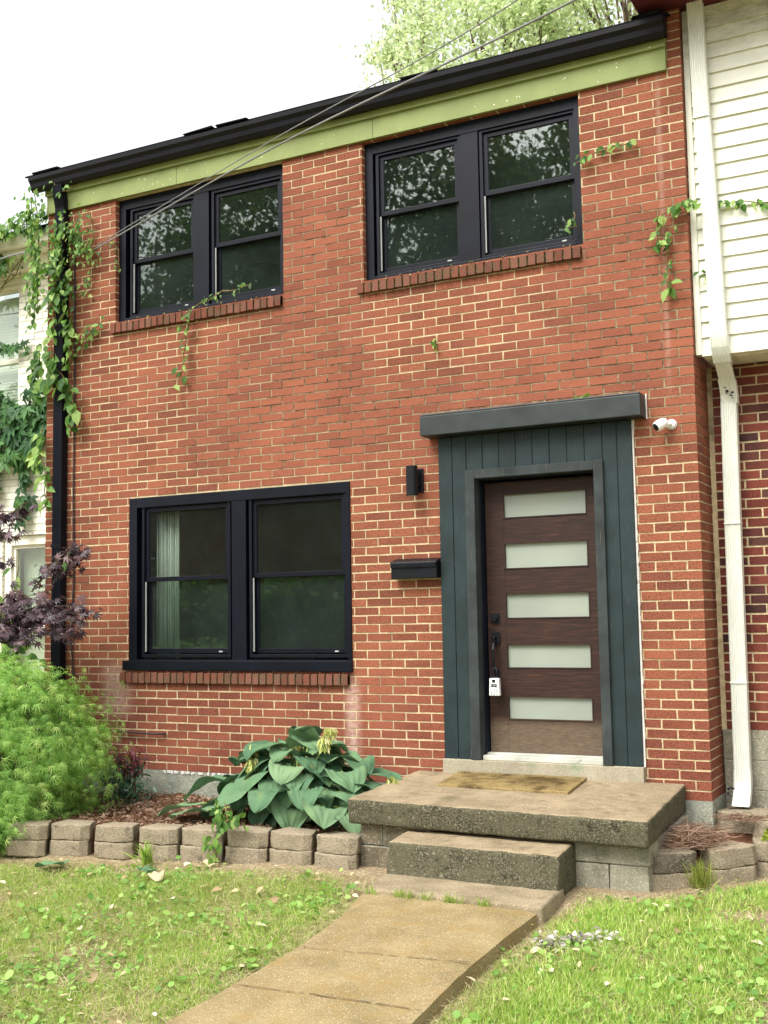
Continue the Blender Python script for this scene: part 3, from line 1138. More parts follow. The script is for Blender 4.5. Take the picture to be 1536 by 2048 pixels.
# key box hanging on the handle
kb = thing('key_lockbox', 'small white keypad lockbox hanging from the dark door handle', 'lockbox', (-1.53, .04, .66))
m = MB()
kc = -1.515
m.hexa([(kc - .04, .002, .66), (kc + .04, .002, .66), (kc + .04, .04, .66), (kc - .04, .04, .66)], [(kc - .036, .004, .785), (kc + .036, .004, .785), (kc + .036, .04, .785), (kc - .036, .04, .785)])
m.build('case', 'whiteplastic', kb, bevel=.006)
m = MB()
m.box(kc - .014, kc + .01, -.0005, .0035, .755, .775)
for r_ in range(2):
    m.box(kc - .022, kc - .002, -.001, .003, .735 - r_ * .012, .743 - r_ * .012)
    m.box(kc + .002, kc + .022, -.001, .003, .735 - r_ * .012, .743 - r_ * .012)
m.build('button_panel', 'blackmetal', kb)
m = MB()
for r_ in range(3):
    for c_ in range(3):
        m.tube([(kc - .02 + c_ * .02, .004, .705 - r_ * .016), (kc - .02 + c_ * .02, -.002, .705 - r_ * .016)], .006, 8)
m.build('keypad', 'ltgrey', kb)
m = MB()
m.tube([(kc - .02, .02, .785), (kc - .022, .02, .83), (kc - .014, .024, .853), (kc, .028, .858), (kc + .012, .024, .85), (kc + .018, .02, .83), (kc + .02, .02, .785)], .006, 8)
m.build('shackle', 'blackmetal', kb, smooth=True)

# ------------------------------------------------------------------ stoop
st = thing('concrete_stoop', 'mossy concrete front stoop with one step below the wooden door', 'stoop', (-1.1, -1.0, -.36))


def rough_hexa(name, b, t, mat, parent, sub=14, amp=.006, bev=.014):
    bm = bmesh.new()
    vs = [bm.verts.new(p) for p in list(b) + list(t)]
    for f in [(3, 2, 1, 0), (4, 5, 6, 7), (0, 1, 5, 4), (1, 2, 6, 5), (2, 3, 7, 6), (3, 0, 4, 7)]:
        bm.faces.new([vs[i] for i in f])
    bmesh.ops.recalc_face_normals(bm, faces=bm.faces)
    bmesh.ops.bevel(bm, geom=list(bm.edges), offset=bev, segments=2, profile=.55, affect='EDGES')
    for _ in range(sub):
        es = [e for e in bm.edges if e.calc_length() > .05]
        if not es:
            break
        bmesh.ops.subdivide_edges(bm, edges=es, cuts=1, use_grid_fill=True)
    bmesh.ops.triangulate(bm, faces=[f for f in bm.faces if len(f.verts) > 4])
    for v in bm.verts:
        p = v.co
        d = mnoise.noise_vector(p * 9) * amp + mnoise.noise_vector(p * 34) * amp * .55
        v.co = p + d
    me = bpy.data.meshes.new(name)
    bm.to_mesh(me)
    bm.free()
    o = finish(name, me, mat, parent, smooth=True)
    return o


rough_hexa('slab', [(-2.06, -1.19, -.083), (-.095, -1.25, -.085), (-.165, -.014, -.07), (-2.12, -.014, -.07)],
           [(-2.06, -1.2, .078), (-.09, -1.255, .066), (-.165, -.014, .108), (-2.125, -.014, .11)], 'slab', st, 6, .005, .016)
rough_hexa('step', [(-1.63, -1.5, -.36), (-.545, -1.51, -.36), (-.56, -1.1, -.36), (-1.64, -1.1, -.36)],
           [(-1.625, -1.475, -.112), (-.54, -1.485, -.112), (-.56, -1.1, -.1), (-1.655, -1.1, -.1)], 'slab', st, 6, .005, .016)
rough_hexa('landing', [(-1.57, -1.86, -.5), (-.5, -1.885, -.5), (-.53, -1.4, -.5), (-1.63, -1.4, -.5)],
           [(-1.57, -1.85, -.303), (-.505, -1.875, -.303), (-.545, -1.4, -.3), (-1.65, -1.4, -.3)], 'landing', st, 6, .004, .014)
cm = MB()
def cmu_row(x0, xs, y0, z0, z1, mi):
    for a_, b_ in zip(xs[:-1], xs[1:]):
        cm.box(a_ + .003, b_ - .003, y0, y0 + .2, z0, z1, mi, .002)
cmu_row(0, [-2.0, -1.84, -1.5], -1.135, -.215, -.078, 1)
cmu_row(0, [-2.0, -1.6, -1.4], -1.15, -.4, -.22, 1)
cmu_row(0, [-.75, -.115], -1.14, -.205, -.078, 0)
cmu_row(0, [-.75, -.36, -.125], -1.14, -.42, -.21, 0)
cm.box(-1.99, -.13, -.93, -.9, -.4, -.078, 1)
for yy in (-.93, -.53):
    cm.box(-.33, -.13, yy, yy + .4 - .006, -.42, -.078, 0)
    cm.box(-2.0, -1.8, yy, yy + .4 - .006, -.42, -.078, 1)
cm.box(-.325, -.135, -1.0, -.1, -.42, -.08, 0)
cm.build('block_base', ['cmu', 'cmudark'], st, bevel=.006)

mat_ = thing('doormat', 'worn coir doormat lying on the stoop before the door', 'doormat', (-1.28, -.32, .1))
rough_hexa('mat', [(-1.70, -.60, .087), (-.77, -.62, .087), (-.82, -.075, .107), (-1.77, -.075, .107)],
           [(-1.70, -.60, .108), (-.77, -.62, .107), (-.82, -.075, .126), (-1.77, -.075, .126)], 'coir', mat_, 6, .0035, .004)
n = 5200
u, v = rng.random(n), rng.random(n)
px = (-1.70 + .93 * u) * (1 - v) + (-1.77 + .95 * u) * v
py = (-.60 - .02 * u) * (1 - v) - .075 * v
pzv = .106 * (1 - v) + .124 * v
ax = np.stack([rng.normal(0, .6, n), rng.normal(0, .6, n), np.ones(n)], -1)
scatter('bristle', T_BLADE, np.stack([px, py, pzv], -1), ax, rdir(n), rng.uniform(.008, .016, n), 'coir', mat_)

# ------------------------------------------------------------------ wall fittings
mb = thing('mailbox', 'flat black wall mailbox left of the front door', 'mailbox', (-2.09, 0, 1.52))
m = MB()
m.box(-2.285, -1.91, -.09, .002, 1.52, 1.64)
m.build('box_body', 'blackmetal', mb, bevel=.005)
m = MB()
m.hexa([(-2.29, -.1, 1.632), (-1.905, -.1, 1.632), (-1.905, .002, 1.652), (-2.29, .002, 1.652)], [(-2.29, -.098, 1.642), (-1.905, -.098, 1.642), (-1.905, .002, 1.672), (-2.29, .002, 1.672)])
m.hexa([(-2.285, -.099, 1.6), (-1.91, -.099, 1.6), (-1.91, -.092, 1.6), (-2.285, -.092, 1.6)], [(-2.285, -.101, 1.634), (-1.91, -.101, 1.634), (-1.91, -.092, 1.634), (-2.285, -.092, 1.634)])
m.build('lid', 'blackmetal', mb, bevel=.003)
m = MB()
m.add([(-2.15, -.104, 1.607), (-2.05, -.104, 1.607), (-2.035, -.104, 1.618), (-2.165, -.104, 1.618), (-2.15, -.099, 1.603), (-2.05, -.099, 1.603), (-2.035, -.099, 1.618), (-2.165, -.099, 1.618)],
      [(0, 1, 2, 3), (0, 4, 5, 1), (1, 5, 6, 2), (3, 7, 4, 0)])
m.tube([(-2.165, -.104, 1.612), (-2.148, -.106, 1.603), (-2.05, -.106, 1.603), (-2.033, -.104, 1.612)], .0025, 6)
m.build('pull_handle', 'ltgrey' if False else 'frame', mb)

lamp = thing('wall_lamp', 'black cylinder wall lamp mounted beside the door planks', 'wall lamp', (-2.1, 0, 2.25))
m = MB()
m.tube([(-2.095, -.09, 2.135), (-2.095, -.09, 2.36)], .044, 28)
m.build('lamp_shade', 'blackmetal', lamp, smooth=False, bevel=.002)
m = MB()
m.tube([(-2.095, -.09, 2.1335), (-2.095, -.09, 2.1345)], .036, 20)
m.build('lamp_lens', 'ltgrey', lamp)
m = MB()
m.box(-2.105, -2.038, -.024, 0.002, 2.165, 2.345)
m.box(-2.1, -2.062, -.08, -.02, 2.21, 2.3)
m.build('backplate', 'blackmetal', lamp, bevel=.003)

sc_ = thing('security_camera', 'white bullet security camera on the brick right of the door lintel', 'camera', (-.17, 0, 2.5))
m = MB()
m.tube([(-.165, .002, 2.505), (-.165, -.012, 2.505)], .036, 24)
m.tube([(-.165, -.012, 2.505), (-.165, -.024, 2.505)], [.033, .024], 24)
m.tube([(-.165, -.02, 2.505), (-.17, -.05, 2.503), (-.195, -.075, 2.5)], .011, 10)
m.build('mount', 'whiteplastic', sc_, smooth=True)
ax_ = Vector((-.62, -.62, -.5)).normalized()
b0 = Vector((-.185, -.06, 2.525))
m = MB()
pts = [b0 + ax_ * t for t in (0, .004, .014, .03, .06, .085, .094, .096)]
m.tube(pts, [.006, .02, .03, .035, .037, .036, .033, .03], 28)
m.build('camera_body', 'whiteplastic', sc_, smooth=True)
m = MB()
m.tube([b0 + ax_ * .0965, b0 + ax_ * .0985], .0265, 24)
m.build('camera_lens', 'blackmetal', sc_, smooth=True)

# ------------------------------------------------------------------ neighbour at right
nr = thing('siding_house', 'neighbouring house with cream vinyl siding above dark red brick, at the right', 'house', (2.0, .4, -.35))
m = MB()
zz = 2.985
yS = .085
prof = []
while zz < 5.40:
    m.hexa([(.035, yS - .018, zz), (3.2, yS - .018, zz), (3.2, yS + .05, zz), (.035, yS + .05, zz)],
           [(.035, yS - .002, zz + .1085), (3.2, yS - .002, zz + .1085), (3.2, yS + .05, zz + .1085), (.035, yS + .05, zz + .1085)])
    m.box(.035, 3.2, yS + .003, yS + .05, zz - .003, zz + .004)
    zz += .1085
m.build('siding', 'siding', nr)
m = MB()
m.box(.004, .045, yS - .026, yS + .05, 2.975, 5.42)
m.box(.045, 3.2, yS - .024, yS + .05, 5.38, 5.42)
m.box(.045, 3.2, yS - .022, yS + .05, 2.962, 2.988)
m.box(.58, .64, yS - .026, yS - .01, 3.9, 5.38)
m.build('corner_trim', 'siding', nr, bevel=.002)
m = MB()
x = .05
while x < 3.2:
    m.box(x, x + .096, .13, .46, 2.954, 2.966)
    x += .1
m.build('soffit', 'siding', nr)
m2 = brick_wall('wall', 0.02, 3.2, .43, 2.95, [], .4, nr, None, corner_right=False, phase=1)
# smeared mortar at the inside corner
for i in range(14):
    z = random.uniform(.4, 2.8)
    m2.box(.0, random.uniform(.015, .035), .396, .41, z, z + random.uniform(.01, .03), 1, .004)
m2.box(-.004, .034, .3935, .43, .43, 2.95, 1)
m2.box(3.1, 3.2, .57, 6, -.4, 5.4, 0)
m2.box(0.1, 3.2, 5.9, 6, 2.9, 5.4, 0)
m2.build('wall', ['darkbrick', 'mortar'], nr)
m = MB()
zf = [-.45, -.17, .03, .23, .43]
for i in range(4):
    x = 0.0 - (.2 if i % 2 else 0)
    while x < 3.2:
        m.box(max(x, 0.006) + .003, x + .397, .388, .6, zf[i] + .003, zf[i + 1] - .003, 0, .002)
        x += .4
m.box(0.008, 3.2, .393, .6, -.45, .43, 0)
m.build('foundation', 'cmu', nr, bevel=.004)
m = MB()
m.box(-.27, 3.5, -.45, .07, 5.425, 5.44)
m.box(-.27, 3.5, -.47, -.45, 5.425, 5.66)
m.box(-.27, -.25, -.45, .4, 5.44, 5.66)
m.hexa([(-.29, -.5, 5.66), (3.5, -.5, 5.66), (3.5, 3.5, 7), (-.29, 3.5, 7)], [(-.29, -.5, 5.68), (3.5, -.5, 5.68), (3.5, 3.5, 7.02), (-.29, 3.5, 7.02)])
m.box(-.2, 3.2, .07, .1, 5.425, 5.66)
m.build('eave', 'redtrim', nr)
m = MB()
XA, XB = .06, .165
ribbed(m, XA, XB, -.018, .05, [(-.005, -.03, 5.7), (-.002, 0, 5.3), (.012, 0, 4.62), (.04, 0, 3.9), (.06, 0, 3.07)])
ribbed(m, XA + .06 - .004, XB + .06 + .004, -.022, .05, [(0, 0, 3.1), (0, .004, 3.06), (0, .02, 3.0), (0, .05, 2.95), (0, .09, 2.905)])
ribbed(m, XA + .06 + .003, XB + .06 - .003, -.022, .05, [(0, .085, 2.915), (0, .215, 2.81)])
ribbed(m, XA + .055 - .003, XB + .055 + .003, -.022, .05, [(.004, .205, 2.815), (.004, .25, 2.77), (.002, .285, 2.72), (0, .305, 2.66)])
ribbed(m, XA + .05, XB + .05, -.02, .05, [(0, .3, 2.68), (-.01, .302, 1.9), (-.02, .303, .12)])
ribbed(m, XA + .03 - .003, XB + .03 + .003, -.023, .05, [(0, .303, .17), (0, .3, .1), (0, .285, .05), (0, .25, -.0), (0, .2, -.05)])
for z, dx, dy in ((4.6, .012, 0), (1.83, .04, .302), (.75, .033, .303)):
    m.box(XA + dx - .003, XB + dx + .003, -.03 + dy, .052 + dy, z, z + .01)
for (zc, dyc, xc) in ((2.73, .27, .055), (.055, .278, .03)):
    for i in range(9):
        z = zc + random.uniform(-.07, .07)
        x = XA + xc + .05 + random.uniform(-.02, .03)
        yy = dyc - .036 + (2.73 - z) * .3 * (1 if zc > 1 else -1) * .5
        m.box(x, x + random.uniform(.006, .02), yy - .001, yy, z, z + random.uniform(.004, .016), 1, .002)
m.box(XA + .034, XB + .026, .195, .252, -.052, -.04, 1)
m.build('downspout', ['white', 'blackmetal'], nr)

# ------------------------------------------------------------------ neighbour at left
nl = thing('white_brick_house', 'off white painted brick house set back at the left edge under creeper', 'house', (-8, .6, -.35))
NW = (-8.6, -6.79, 3.1, 4.66)
ND = (-6.98, -6.0, .2, 2.1)
m = brick_wall('wall', -9.5, -5.84, -.1, 4.74, [NW, ND], .6, nl, None, corner_right=False)
m.box(-9.5, -9.4, .77, 6, -.4, 5.0, 0)
m.build('wall', ['whitebrick', 'whitemortar'], nl)
m = MB()
m.box(-9.6, -5.85, .5, .75, 4.745, 4.86)
m.box(-9.6, -5.85, .38, .75, 4.86, 4.93)
m.box(-9.6, -5.85, .3, .36, 4.9, 5.02)
m.build('eave', 'whitebrick', nl, bevel=.006)
m = MB()
m.hexa([(-9.7, .28, 5.03), (-5.84, .28, 5.03), (-5.84, 4.5, 6.5), (-9.7, 4.5, 6.5)], [(-9.7, .28, 5.05), (-5.84, .28, 5.05), (-5.84, 4.5, 6.52), (-9.7, 4.5, 6.52)])
m.build('roof', 'shingle', nl)


def nwin(o, bars, fw, mat='whitebrick', reflection_blind=True):
    x0, x1, z0, z1 = o
    m = MB()
    rect_frame(m, x0 + .003, x1 - .003, z0 + .003, z1 - .003, .63, .74, fw, fw, fw, fw)
    rect_frame(m, x0 + fw, x1 - fw, z0 + fw, z1 - fw, .66, .72, .035, .035, .035, .035)
    zm = (z0 + z1) / 2 + bars
    m.box(x0 + fw + .035, x1 - fw - .035, .665, .715, zm - .025, zm + .025)
    w = m.build('window', mat, nl, bevel=.003)
    p = MB().box(x0 + fw + .03, x1 - fw - .03, .685, .69, z0 + fw + .03, z1 - fw - .03)
    put_under(p.build('pane', 'glass', None), w)
    b = MB()
    z = z0 + fw + .05
    while z < z1 - fw - .05:
        b.hexa([(x0 + fw, .80, z), (x1 - fw, .80, z), (x1 - fw, .803, z), (x0 + fw, .803, z)],
               [(x0 + fw, .807, z + .033), (x1 - fw, .807, z + .033), (x1 - fw, .81, z + .033), (x0 + fw, .81, z + .033)])
        z += .032
    put_under(b.build('reflection_blind', 'siding', None), w)  # pale closed slats stand in for tree reflections in the upper pane
    m = MB().box(x0, x1, 1.6, 1.62, z0, z1)
    put_under(m.build('room_back', 'roomdark', None), w)


nwin(NW, 0, .03)
nwin(ND, .05, .09)

# ------------------------------------------------------------------ service cables
def cable(name, pts, r, label, mat='cable'):
    P = [Vector(p) for p in pts]
    out = []
    n = 24
    for i in range(len(P) - 1):
        for k in range(n):
            t = k / n
            p0 = P[max(i - 1, 0)]
            p3 = P[min(i + 2, len(P) - 1)]
            p1, p2 = P[i], P[i + 1]
            out.append(.5 * ((2 * p1) + (p2 - p0) * t + (2 * p0 - 5 * p1 + 4 * p2 - p3) * t * t + (3 * p1 - p0 - 3 * p2 + p3) * t ** 3))
    out.append(P[-1])
    m = MB().tube(out, r, 6)
    o = m.build(name, mat, smooth=True)
    tag(o, label, 'cable')


cable('service_cable', [(-5.25, -.03, 4.563), (-2.332, -1.5, 4.385), (.25, -2.82, 4.1), (2.8, -4.13, 3.95)], .0065, 'thicker grey service cable slanting across the facade to its upper left window', 'cable')
cable('telephone_wire', [(-5.22, -.03, 4.60), (-2.38, -1.5, 4.43), (-.2, -3.0 + .4, 4.29), (2.3, -4.13, 4.28)], .004, 'thin wire just above the thicker cable, crossing the roof edge', 'cable')
cable('neighbour_cable', [(-5.87, -.1, 4.64), (-6.386, -.05, 4.655), (-7.6, .1, 4.6), (-9.6, .2, 4.7)], .0075, 'short pale cable running left from the creeper to the white house', 'cable')

# ------------------------------------------------------------------ retaining blocks
def make_block(name, fc, ang, w, dep, h, label, group, seed, mat='block'):
    """flared block: fc = centre of the front foot (x,y,z), front looks along -y turned by ang"""
    random.seed(seed)
    ch = w * .16
    plan = [(-w / 2, .035), (-w / 2 + ch, 0), (w / 2 - ch, 0), (w / 2, .035), (w / 2 - .045, dep), (-w / 2 + .045, dep)]
    ca, sa = math.cos(ang), math.sin(ang)
    k = len(plan)
    bm = bmesh.new()
    lo = [bm.verts.new((x, y, 0)) for x, y in plan]
    hi = [bm.verts.new((x, y + (.006 if y < .1 else 0), h)) for x, y in plan]
    bm.faces.new(lo[::-1])
    bm.faces.new(hi)
    for i in range(k):
        j = (i + 1) % k
        bm.faces.new((lo[i], lo[j], hi[j], hi[i]))
    bmesh.ops.bevel(bm, geom=list(bm.edges), offset=.007, segments=2, profile=.6, affect='EDGES')
    for _ in range(4):
        es = [e for e in bm.edges if e.calc_length() > .03]
        if not es:
            break
        bmesh.ops.subdivide_edges(bm, edges=es, cuts=1, use_grid_fill=True)
    bmesh.ops.triangulate(bm, faces=[f for f in bm.faces if len(f.verts) > 4])
    off = Vector((seed * 3.1, seed * 1.7, 0))
    for v in bm.verts:
        p = v.co
        front = 1.0 if p.y < .06 else .35
        v.co = p + (mnoise.noise_vector((p + off) * 16) * .007 + mnoise.noise_vector((p + off) * 55) * .004) * front
    me = bpy.data.meshes.new(name)
    bm.to_mesh(me)
    bm.free()
    o = finish(name, me, mat, smooth=True)
    o.location = fc
    o.rotation_euler = (random.uniform(-.02, .02), random.uniform(-.02, .02), ang)
    tag(o, label, 'block', group)


G = 'blocks of the low planting bed wall'
ordn = ['first', 'second', 'third', 'fourth', 'fifth', 'sixth', 'seventh', 'eighth']
bx = [-2.125, -2.455, -2.775, -3.085, -3.4, -3.735, -4.07, -4.36]
by = [-1.285, -1.3, -1.335, -1.41, -1.475, -1.535, -1.605, -1.72]
lab_end = {0: 'beside the stoop', 7: 'under the drooping lime maple'}
for i in range(8):
    wd = .305 if i != 1 else .315
    a0 = math.atan2(by[max(i - 1, 0)] - by[min(i + 1, 7)], bx[max(i - 1, 0)] - bx[min(i + 1, 7)])
    for lv in (0, 1):
        up = 'upper' if lv else 'lower'
        if i in lab_end:
            lb = f'{up} tan block {lab_end[i]} in the low bed wall'
        else:
            lb = f'{up} tan block {ordn[i]} along from the stoop in the low bed wall'
        make_block('wall_block', (bx[i] + random.uniform(-.006, .006), by[i] + .012 * lv + random.uniform(-.008, .008), -.372 + .108 * lv), a0 * .75 + random.uniform(-.04, .04), wd, .2, .105, lb, G, 20 + i * 2 + lv)
G2 = 'blocks of the small curved planter wall'
spots = [(-.02, -1.0, .62, .325, 'blackened at the stoop corner'), (.285, -.70, .86, .34, 'pale and wide, right of the grass tuft'), (.5, -.44, .5, .31, 'beside the moss at the right edge of the picture')]
for i, (x, y, an, w_, tx) in enumerate(spots):
    for lv in (0, 1):
        make_block('planter_block', (x, y + .01 * lv, -.375 + .113 * lv), an + (.03 if lv else 0), w_, .21, .11, ('upper' if lv else 'lower') + ' planter block ' + tx, G2, 60 + i * 2 + lv, 'darkblock' if i == 0 and lv else 'block')
make_block('planter_block', (.16, .02, -.2), -.12, .34, .3, .13, 'flat brown block at the foot of the brick corner below the white downspout', G2, 71)
make_block('planter_block', (.45, -.19, -.2), -.1, .36, .2, .12, 'brown planter block behind the moss, partly under dead grass', G2, 72)
random.seed(11)

# ------------------------------------------------------------------ hosta
def hosta_leaf(V, F, base, az, L, Wd, pitch, curl, roll):
    nu, nv = 13, 25
    d = Vector((math.cos(az), math.sin(az), 0))
    s = Vector((-math.sin(az), math.cos(az), 0))
    z = Vector((0, 0, 1))
    o = len(V)
    pos = Vector(base)
    rb_ = random.uniform(.0022, .005)
    ph_ = random.uniform(-.4, .4)
    nr_ = random.choice((5.2, 6.2, 7.2))
    ang = pitch
    pts = []
    for i in range(nu):
        t = i / (nu - 1)
        ang = pitch - curl * t
        fwd = d * math.cos(ang) + z * math.sin(ang)
        upv = z * math.cos(ang) - d * math.sin(ang)
        if i:
            pos = pos + fwd * (L / (nu - 1))
        w = Wd * (1.0 * (math.sin(math.pi * min(1, (t * .93 + .07)) ** .62) ** .62)) if t < .999 else 0.002
        for j in range(nv):
            q = (j / (nv - 1)) * 2 - 1
            back = -.16 * L * (abs(q) ** 1.5) * (1 - t) ** 3     # heart shaped lobes
            rib = rb_ * math.cos((abs(q) ** .9 * nr_ + t * 1.2) * math.pi + ph_) * (1 - t * .6)
            cup = .1 * w * (abs(q) ** 1.6) - .03 * w * (1 - abs(q))
            wav = .016 * math.sin(t * 8 + q * 3 + base[0] * 20) * abs(q) + .01 * mnoise.noise(Vector((t * 3 + base[0] * 9, q * 2, base[1] * 7)))
            sv = s * math.cos(roll) + upv * math.sin(roll)
            uv = upv * math.cos(roll) - s * math.sin(roll)
            p = pos + sv * (q * w) + uv * (cup + rib + wav) + fwd * back
            V.append(p[:])
    for i in range(nu - 1):
        for j in range(nv - 1):
            F.append((o + i * nv + j, o + (i + 1) * nv + j, o + (i + 1) * nv + j + 1, o + i * nv + j + 1))


hosta = thing('hosta', 'large blue green hosta with ribbed leaves beside the stoop', 'plant', (-2.75, -.65, -.2))
V, F = [], []
stems = MB()
cx, cy = -2.78, -.62
def add_leaf(px, py, pz_, az, L, pitch=.1, curl=.9, roll=0.0, Wf=.54):
    hosta_leaf(V, F, (px, py, pz_), az, L, L * Wf, pitch, curl, roll)
    stems.tube([(cx + (px - cx) * .25, cy + (py - cy) * .25, -.2), (cx + (px - cx) * .6, cy + (py - cy) * .6, pz_ * .6 - .02), (px, py, pz_)], [.012, .01, .006], 6)
# ring layers, low outer leaves droop, upper ones stand
for ring, (n_, rad, zz, L0, pt, cu) in enumerate([(19, .30, -.07, .28, .2, 1.6), (20, .27, .02, .28, .3, 1.6), (18, .25, .1, .28, .35, 1.5), (15, .19, .18, .27, .45, 1.4), (10, .12, .25, .26, .6, 1.3)]):
    for i in range(n_):
        az = 2 * math.pi * (i + random.uniform(-.25, .25)) / n_ + ring * .4
        rr = rad * random.uniform(.7, 1.35)
        sx = 1.45 if math.cos(az) < 0 else 1.2
        px, py = cx + rr * sx * math.cos(az), cy + rr * .8 * math.sin(az)
        if py + .28 * math.sin(az) > -.1:
            continue
        add_leaf(px, py, zz + random.uniform(-.02, .09), az + random.uniform(-.35, .35), L0 * random.uniform(.8, 1.12), pt + random.uniform(-.2, .25), cu + random.uniform(-.3, .3) + (.45 if math.sin(az) < -.25 else 0), random.uniform(-.25, .25))
# single leaves the eye finds
for (ax_, ay_, az_, an_) in ((-2.3, -.85, .06, -30), (-2.22, -.7, .1, -15), (-2.35, -1.0, -.02, -60), (-2.2, -.95, -.04, -40), (-2.5, -.95, .08, -70), (-2.75, -.98, .06, -95), (-3.0, -.95, .05, -110), (-2.28, -.5, .14, 0)):
    add_leaf(ax_, ay_, az_, R(an_), random.uniform(.24, .29), random.uniform(.1, .4), random.uniform(1.1, 1.6), random.uniform(-.2, .2))
add_leaf(-2.86, -.40, .30, R(-80), .24, 1.25, 1.0, .1, .5)
add_leaf(-2.92, -.3, .36, R(-60), .27, .75, .9, 0, .5)
add_leaf(-3.05, -.55, .26, R(195), .27, .35, .7, .2)
add_leaf(-2.42, -.55, .24, R(-25), .28, .35, 1.4, -.1)
add_leaf(-2.35, -.75, .18, R(-40), .27, .3, 1.5, 0)
add_leaf(-3.35, -.75, .08, R(205), .34, .1, 1.1, .1)
add_leaf(-3.45, -.9, -.08, R(190), .36, .0, .5, .1, .3)
add_leaf(-3.3, -1.0, -.1, R(185), .34, .05, .5, 0, .3)
me = bpy.data.meshes.new('foliage')
me.from_pydata(V, [], F)
finish('foliage', me, 'hosta', hosta, True)
stems.build('leaf_stalk', 'greenstem', hosta, smooth=True)
for (fx, fy, fz) in ((-3.05, -.8, .27), (-3.0, -.9, .18), (-2.78, -.7, .27), (-2.43, -.85, .33), (-2.62, -.45, .36), (-2.05, -.6, .06)):
    m = MB()
    m.tube([(cx + (fx - cx) * .3, cy + (fy - cy) * .3, -.15), (fx * .6 + cx * .4, fy * .6 + cy * .4, fz - .1), (fx, fy, fz + .03), (fx + .01, fy - .02, fz + .08)], [.006, .005, .004, .002], 5)
    fs = m.build('flower_stalk', 'greenstem', hosta, smooth=True)
    k = 70 if fx < -2.1 else 40
    t = rng.random(k)
    a_ = rng.random(k) * 6.28
    P = np.stack([fx + np.cos(a_) * .045 * rng.random(k), fy + np.sin(a_) * .045 * rng.random(k), fz + .01 + .075 * t], -1)
    A = np.stack([np.cos(a_) * .5, np.sin(a_) * .5, -np.ones(k)], -1) + rng.normal(0, .2, (k, 3))
    fl = scatter('flower', ([(-.1, 0, .02), (.1, 0, .02), (.13, .6, .03), (0, 1, 0), (-.13, .6, .03), (0, .5, -.1)], [(0, 1, 2, 5), (0, 5, 4), (5, 2, 3, 4)]), P, A, rdir(k), rng.uniform(.03, .05, k), 'flower')
    put_under(fl, fs)

# ------------------------------------------------------------------ laceleaf maple (lime green mound)
lm = thing('laceleaf_maple', 'lime green weeping laceleaf maple mound at the left of the bed', 'shrub', (-5.05, -1.15, -.2))
m = MB()
tips = []
ctr = np.array([-5.27, -1.25, .23])
m.tube([(-5.1, -1.1, -.25), (-5.12, -1.12, .15), (-5.05, -1.15, .5)], [.05, .045, .035], 8)
for i in range(360):
    a_ = random.uniform(0, 2 * math.pi)
    hgt = random.random()
    el = math.asin(min(1, hgt ** .8)) if random.random() < .75 else -random.uniform(0, .75)
    rad = np.array([.93, .8, .74]) * (random.uniform(.86, 1.0) if random.random() < .72 else random.uniform(.5, .85))
    t = ctr + rad * np.array([math.cos(a_) * math.cos(el), math.sin(a_) * math.cos(el), math.sin(el)])
    if i % 7 == 0:
        t = np.array([random.uniform(-5.5, -4.55), random.uniform(-1.9, -1.65), random.uniform(-.2, .15)])
        a_, el = -1.4, -.1
    if t[1] > -.2:
        t[1] = -.2 - random.random() * .2
    tips.append((t, el, a_))
    if i % 3 == 0:
        mid = ctr + np.array([0, .05, .35]) + (t - ctr) * .55
        m.tube([(-5.05, -1.15, .45), tuple(mid), tuple(t)], [.014, .009, .004], 5)
m.build('branch', 'bark', lm, smooth=True)
P, A, N, S = [], [], [], []
for t, el, a_ in tips:
    out = np.array([math.cos(a_) * math.cos(el), math.sin(a_) * math.cos(el), math.sin(el)])
    k = 64
    q = rng.normal(0, 1, (k, 3)) * np.array([.12, .12, .06]) + t
    q[:, 2] -= rng.random(k) * .12 * (1 - abs(el) * .4)
    P.append(q)
    A.append(norm(np.tile(out * .75 + np.array([0, 0, -.85]), (k, 1)) + rng.normal(0, .4, (k, 3))))
    N.append(np.tile(out + np.array([0, 0, .7]), (k, 1)) + rng.normal(0, .35, (k, 3)))
    S.append(rng.uniform(.04, .075, k))
scatter('foliage', T_LACE, np.concatenate(P), np.concatenate(A), np.concatenate(N), np.concatenate(S), 'lace', lm)

# ------------------------------------------------------------------ purple maple behind it
pm = thing('purple_maple', 'dark purple japanese maple branches reaching over the left downspout', 'tree', (-5.85, -.65, -.2))
m = MB()
m.tube([(-6.1, -.6, -.25), (-6.05, -.6, .5), (-5.95, -.58, 1.0), (-5.9, -.55, 1.3)], [.035, .03, .022, .014], 8)
P, A, N, S = [], [], [], []
def spray(p0, p1, n, spread, size, sag=.05):
    p0, p1 = np.array(p0), np.array(p1)
    m.tube([tuple(p0), tuple((p0 + p1) / 2 + np.array([0, 0, .03])), tuple(p1)], [.008, .005, .002], 5)
    t = rng.random(n) ** .8
    q = p0 + (p1 - p0) * t[:, None] + rng.normal(0, 1, (n, 3)) * np.array([spread, spread * .9, spread * .42])
    q[:, 2] -= sag * t
    P.append(q)
    d = norm((p1 - p0)[None] + rng.normal(0, .25, (n, 3)))
    A.append(norm(d + rng.normal(0, .45, (n, 3)) + np.array([0, -.2, -.45])))
    N.append(np.tile(np.array([0, -.55, .9]), (n, 1)) + rng.normal(0, .35, (n, 3)))
    S.append(rng.uniform(.045, .085, n))
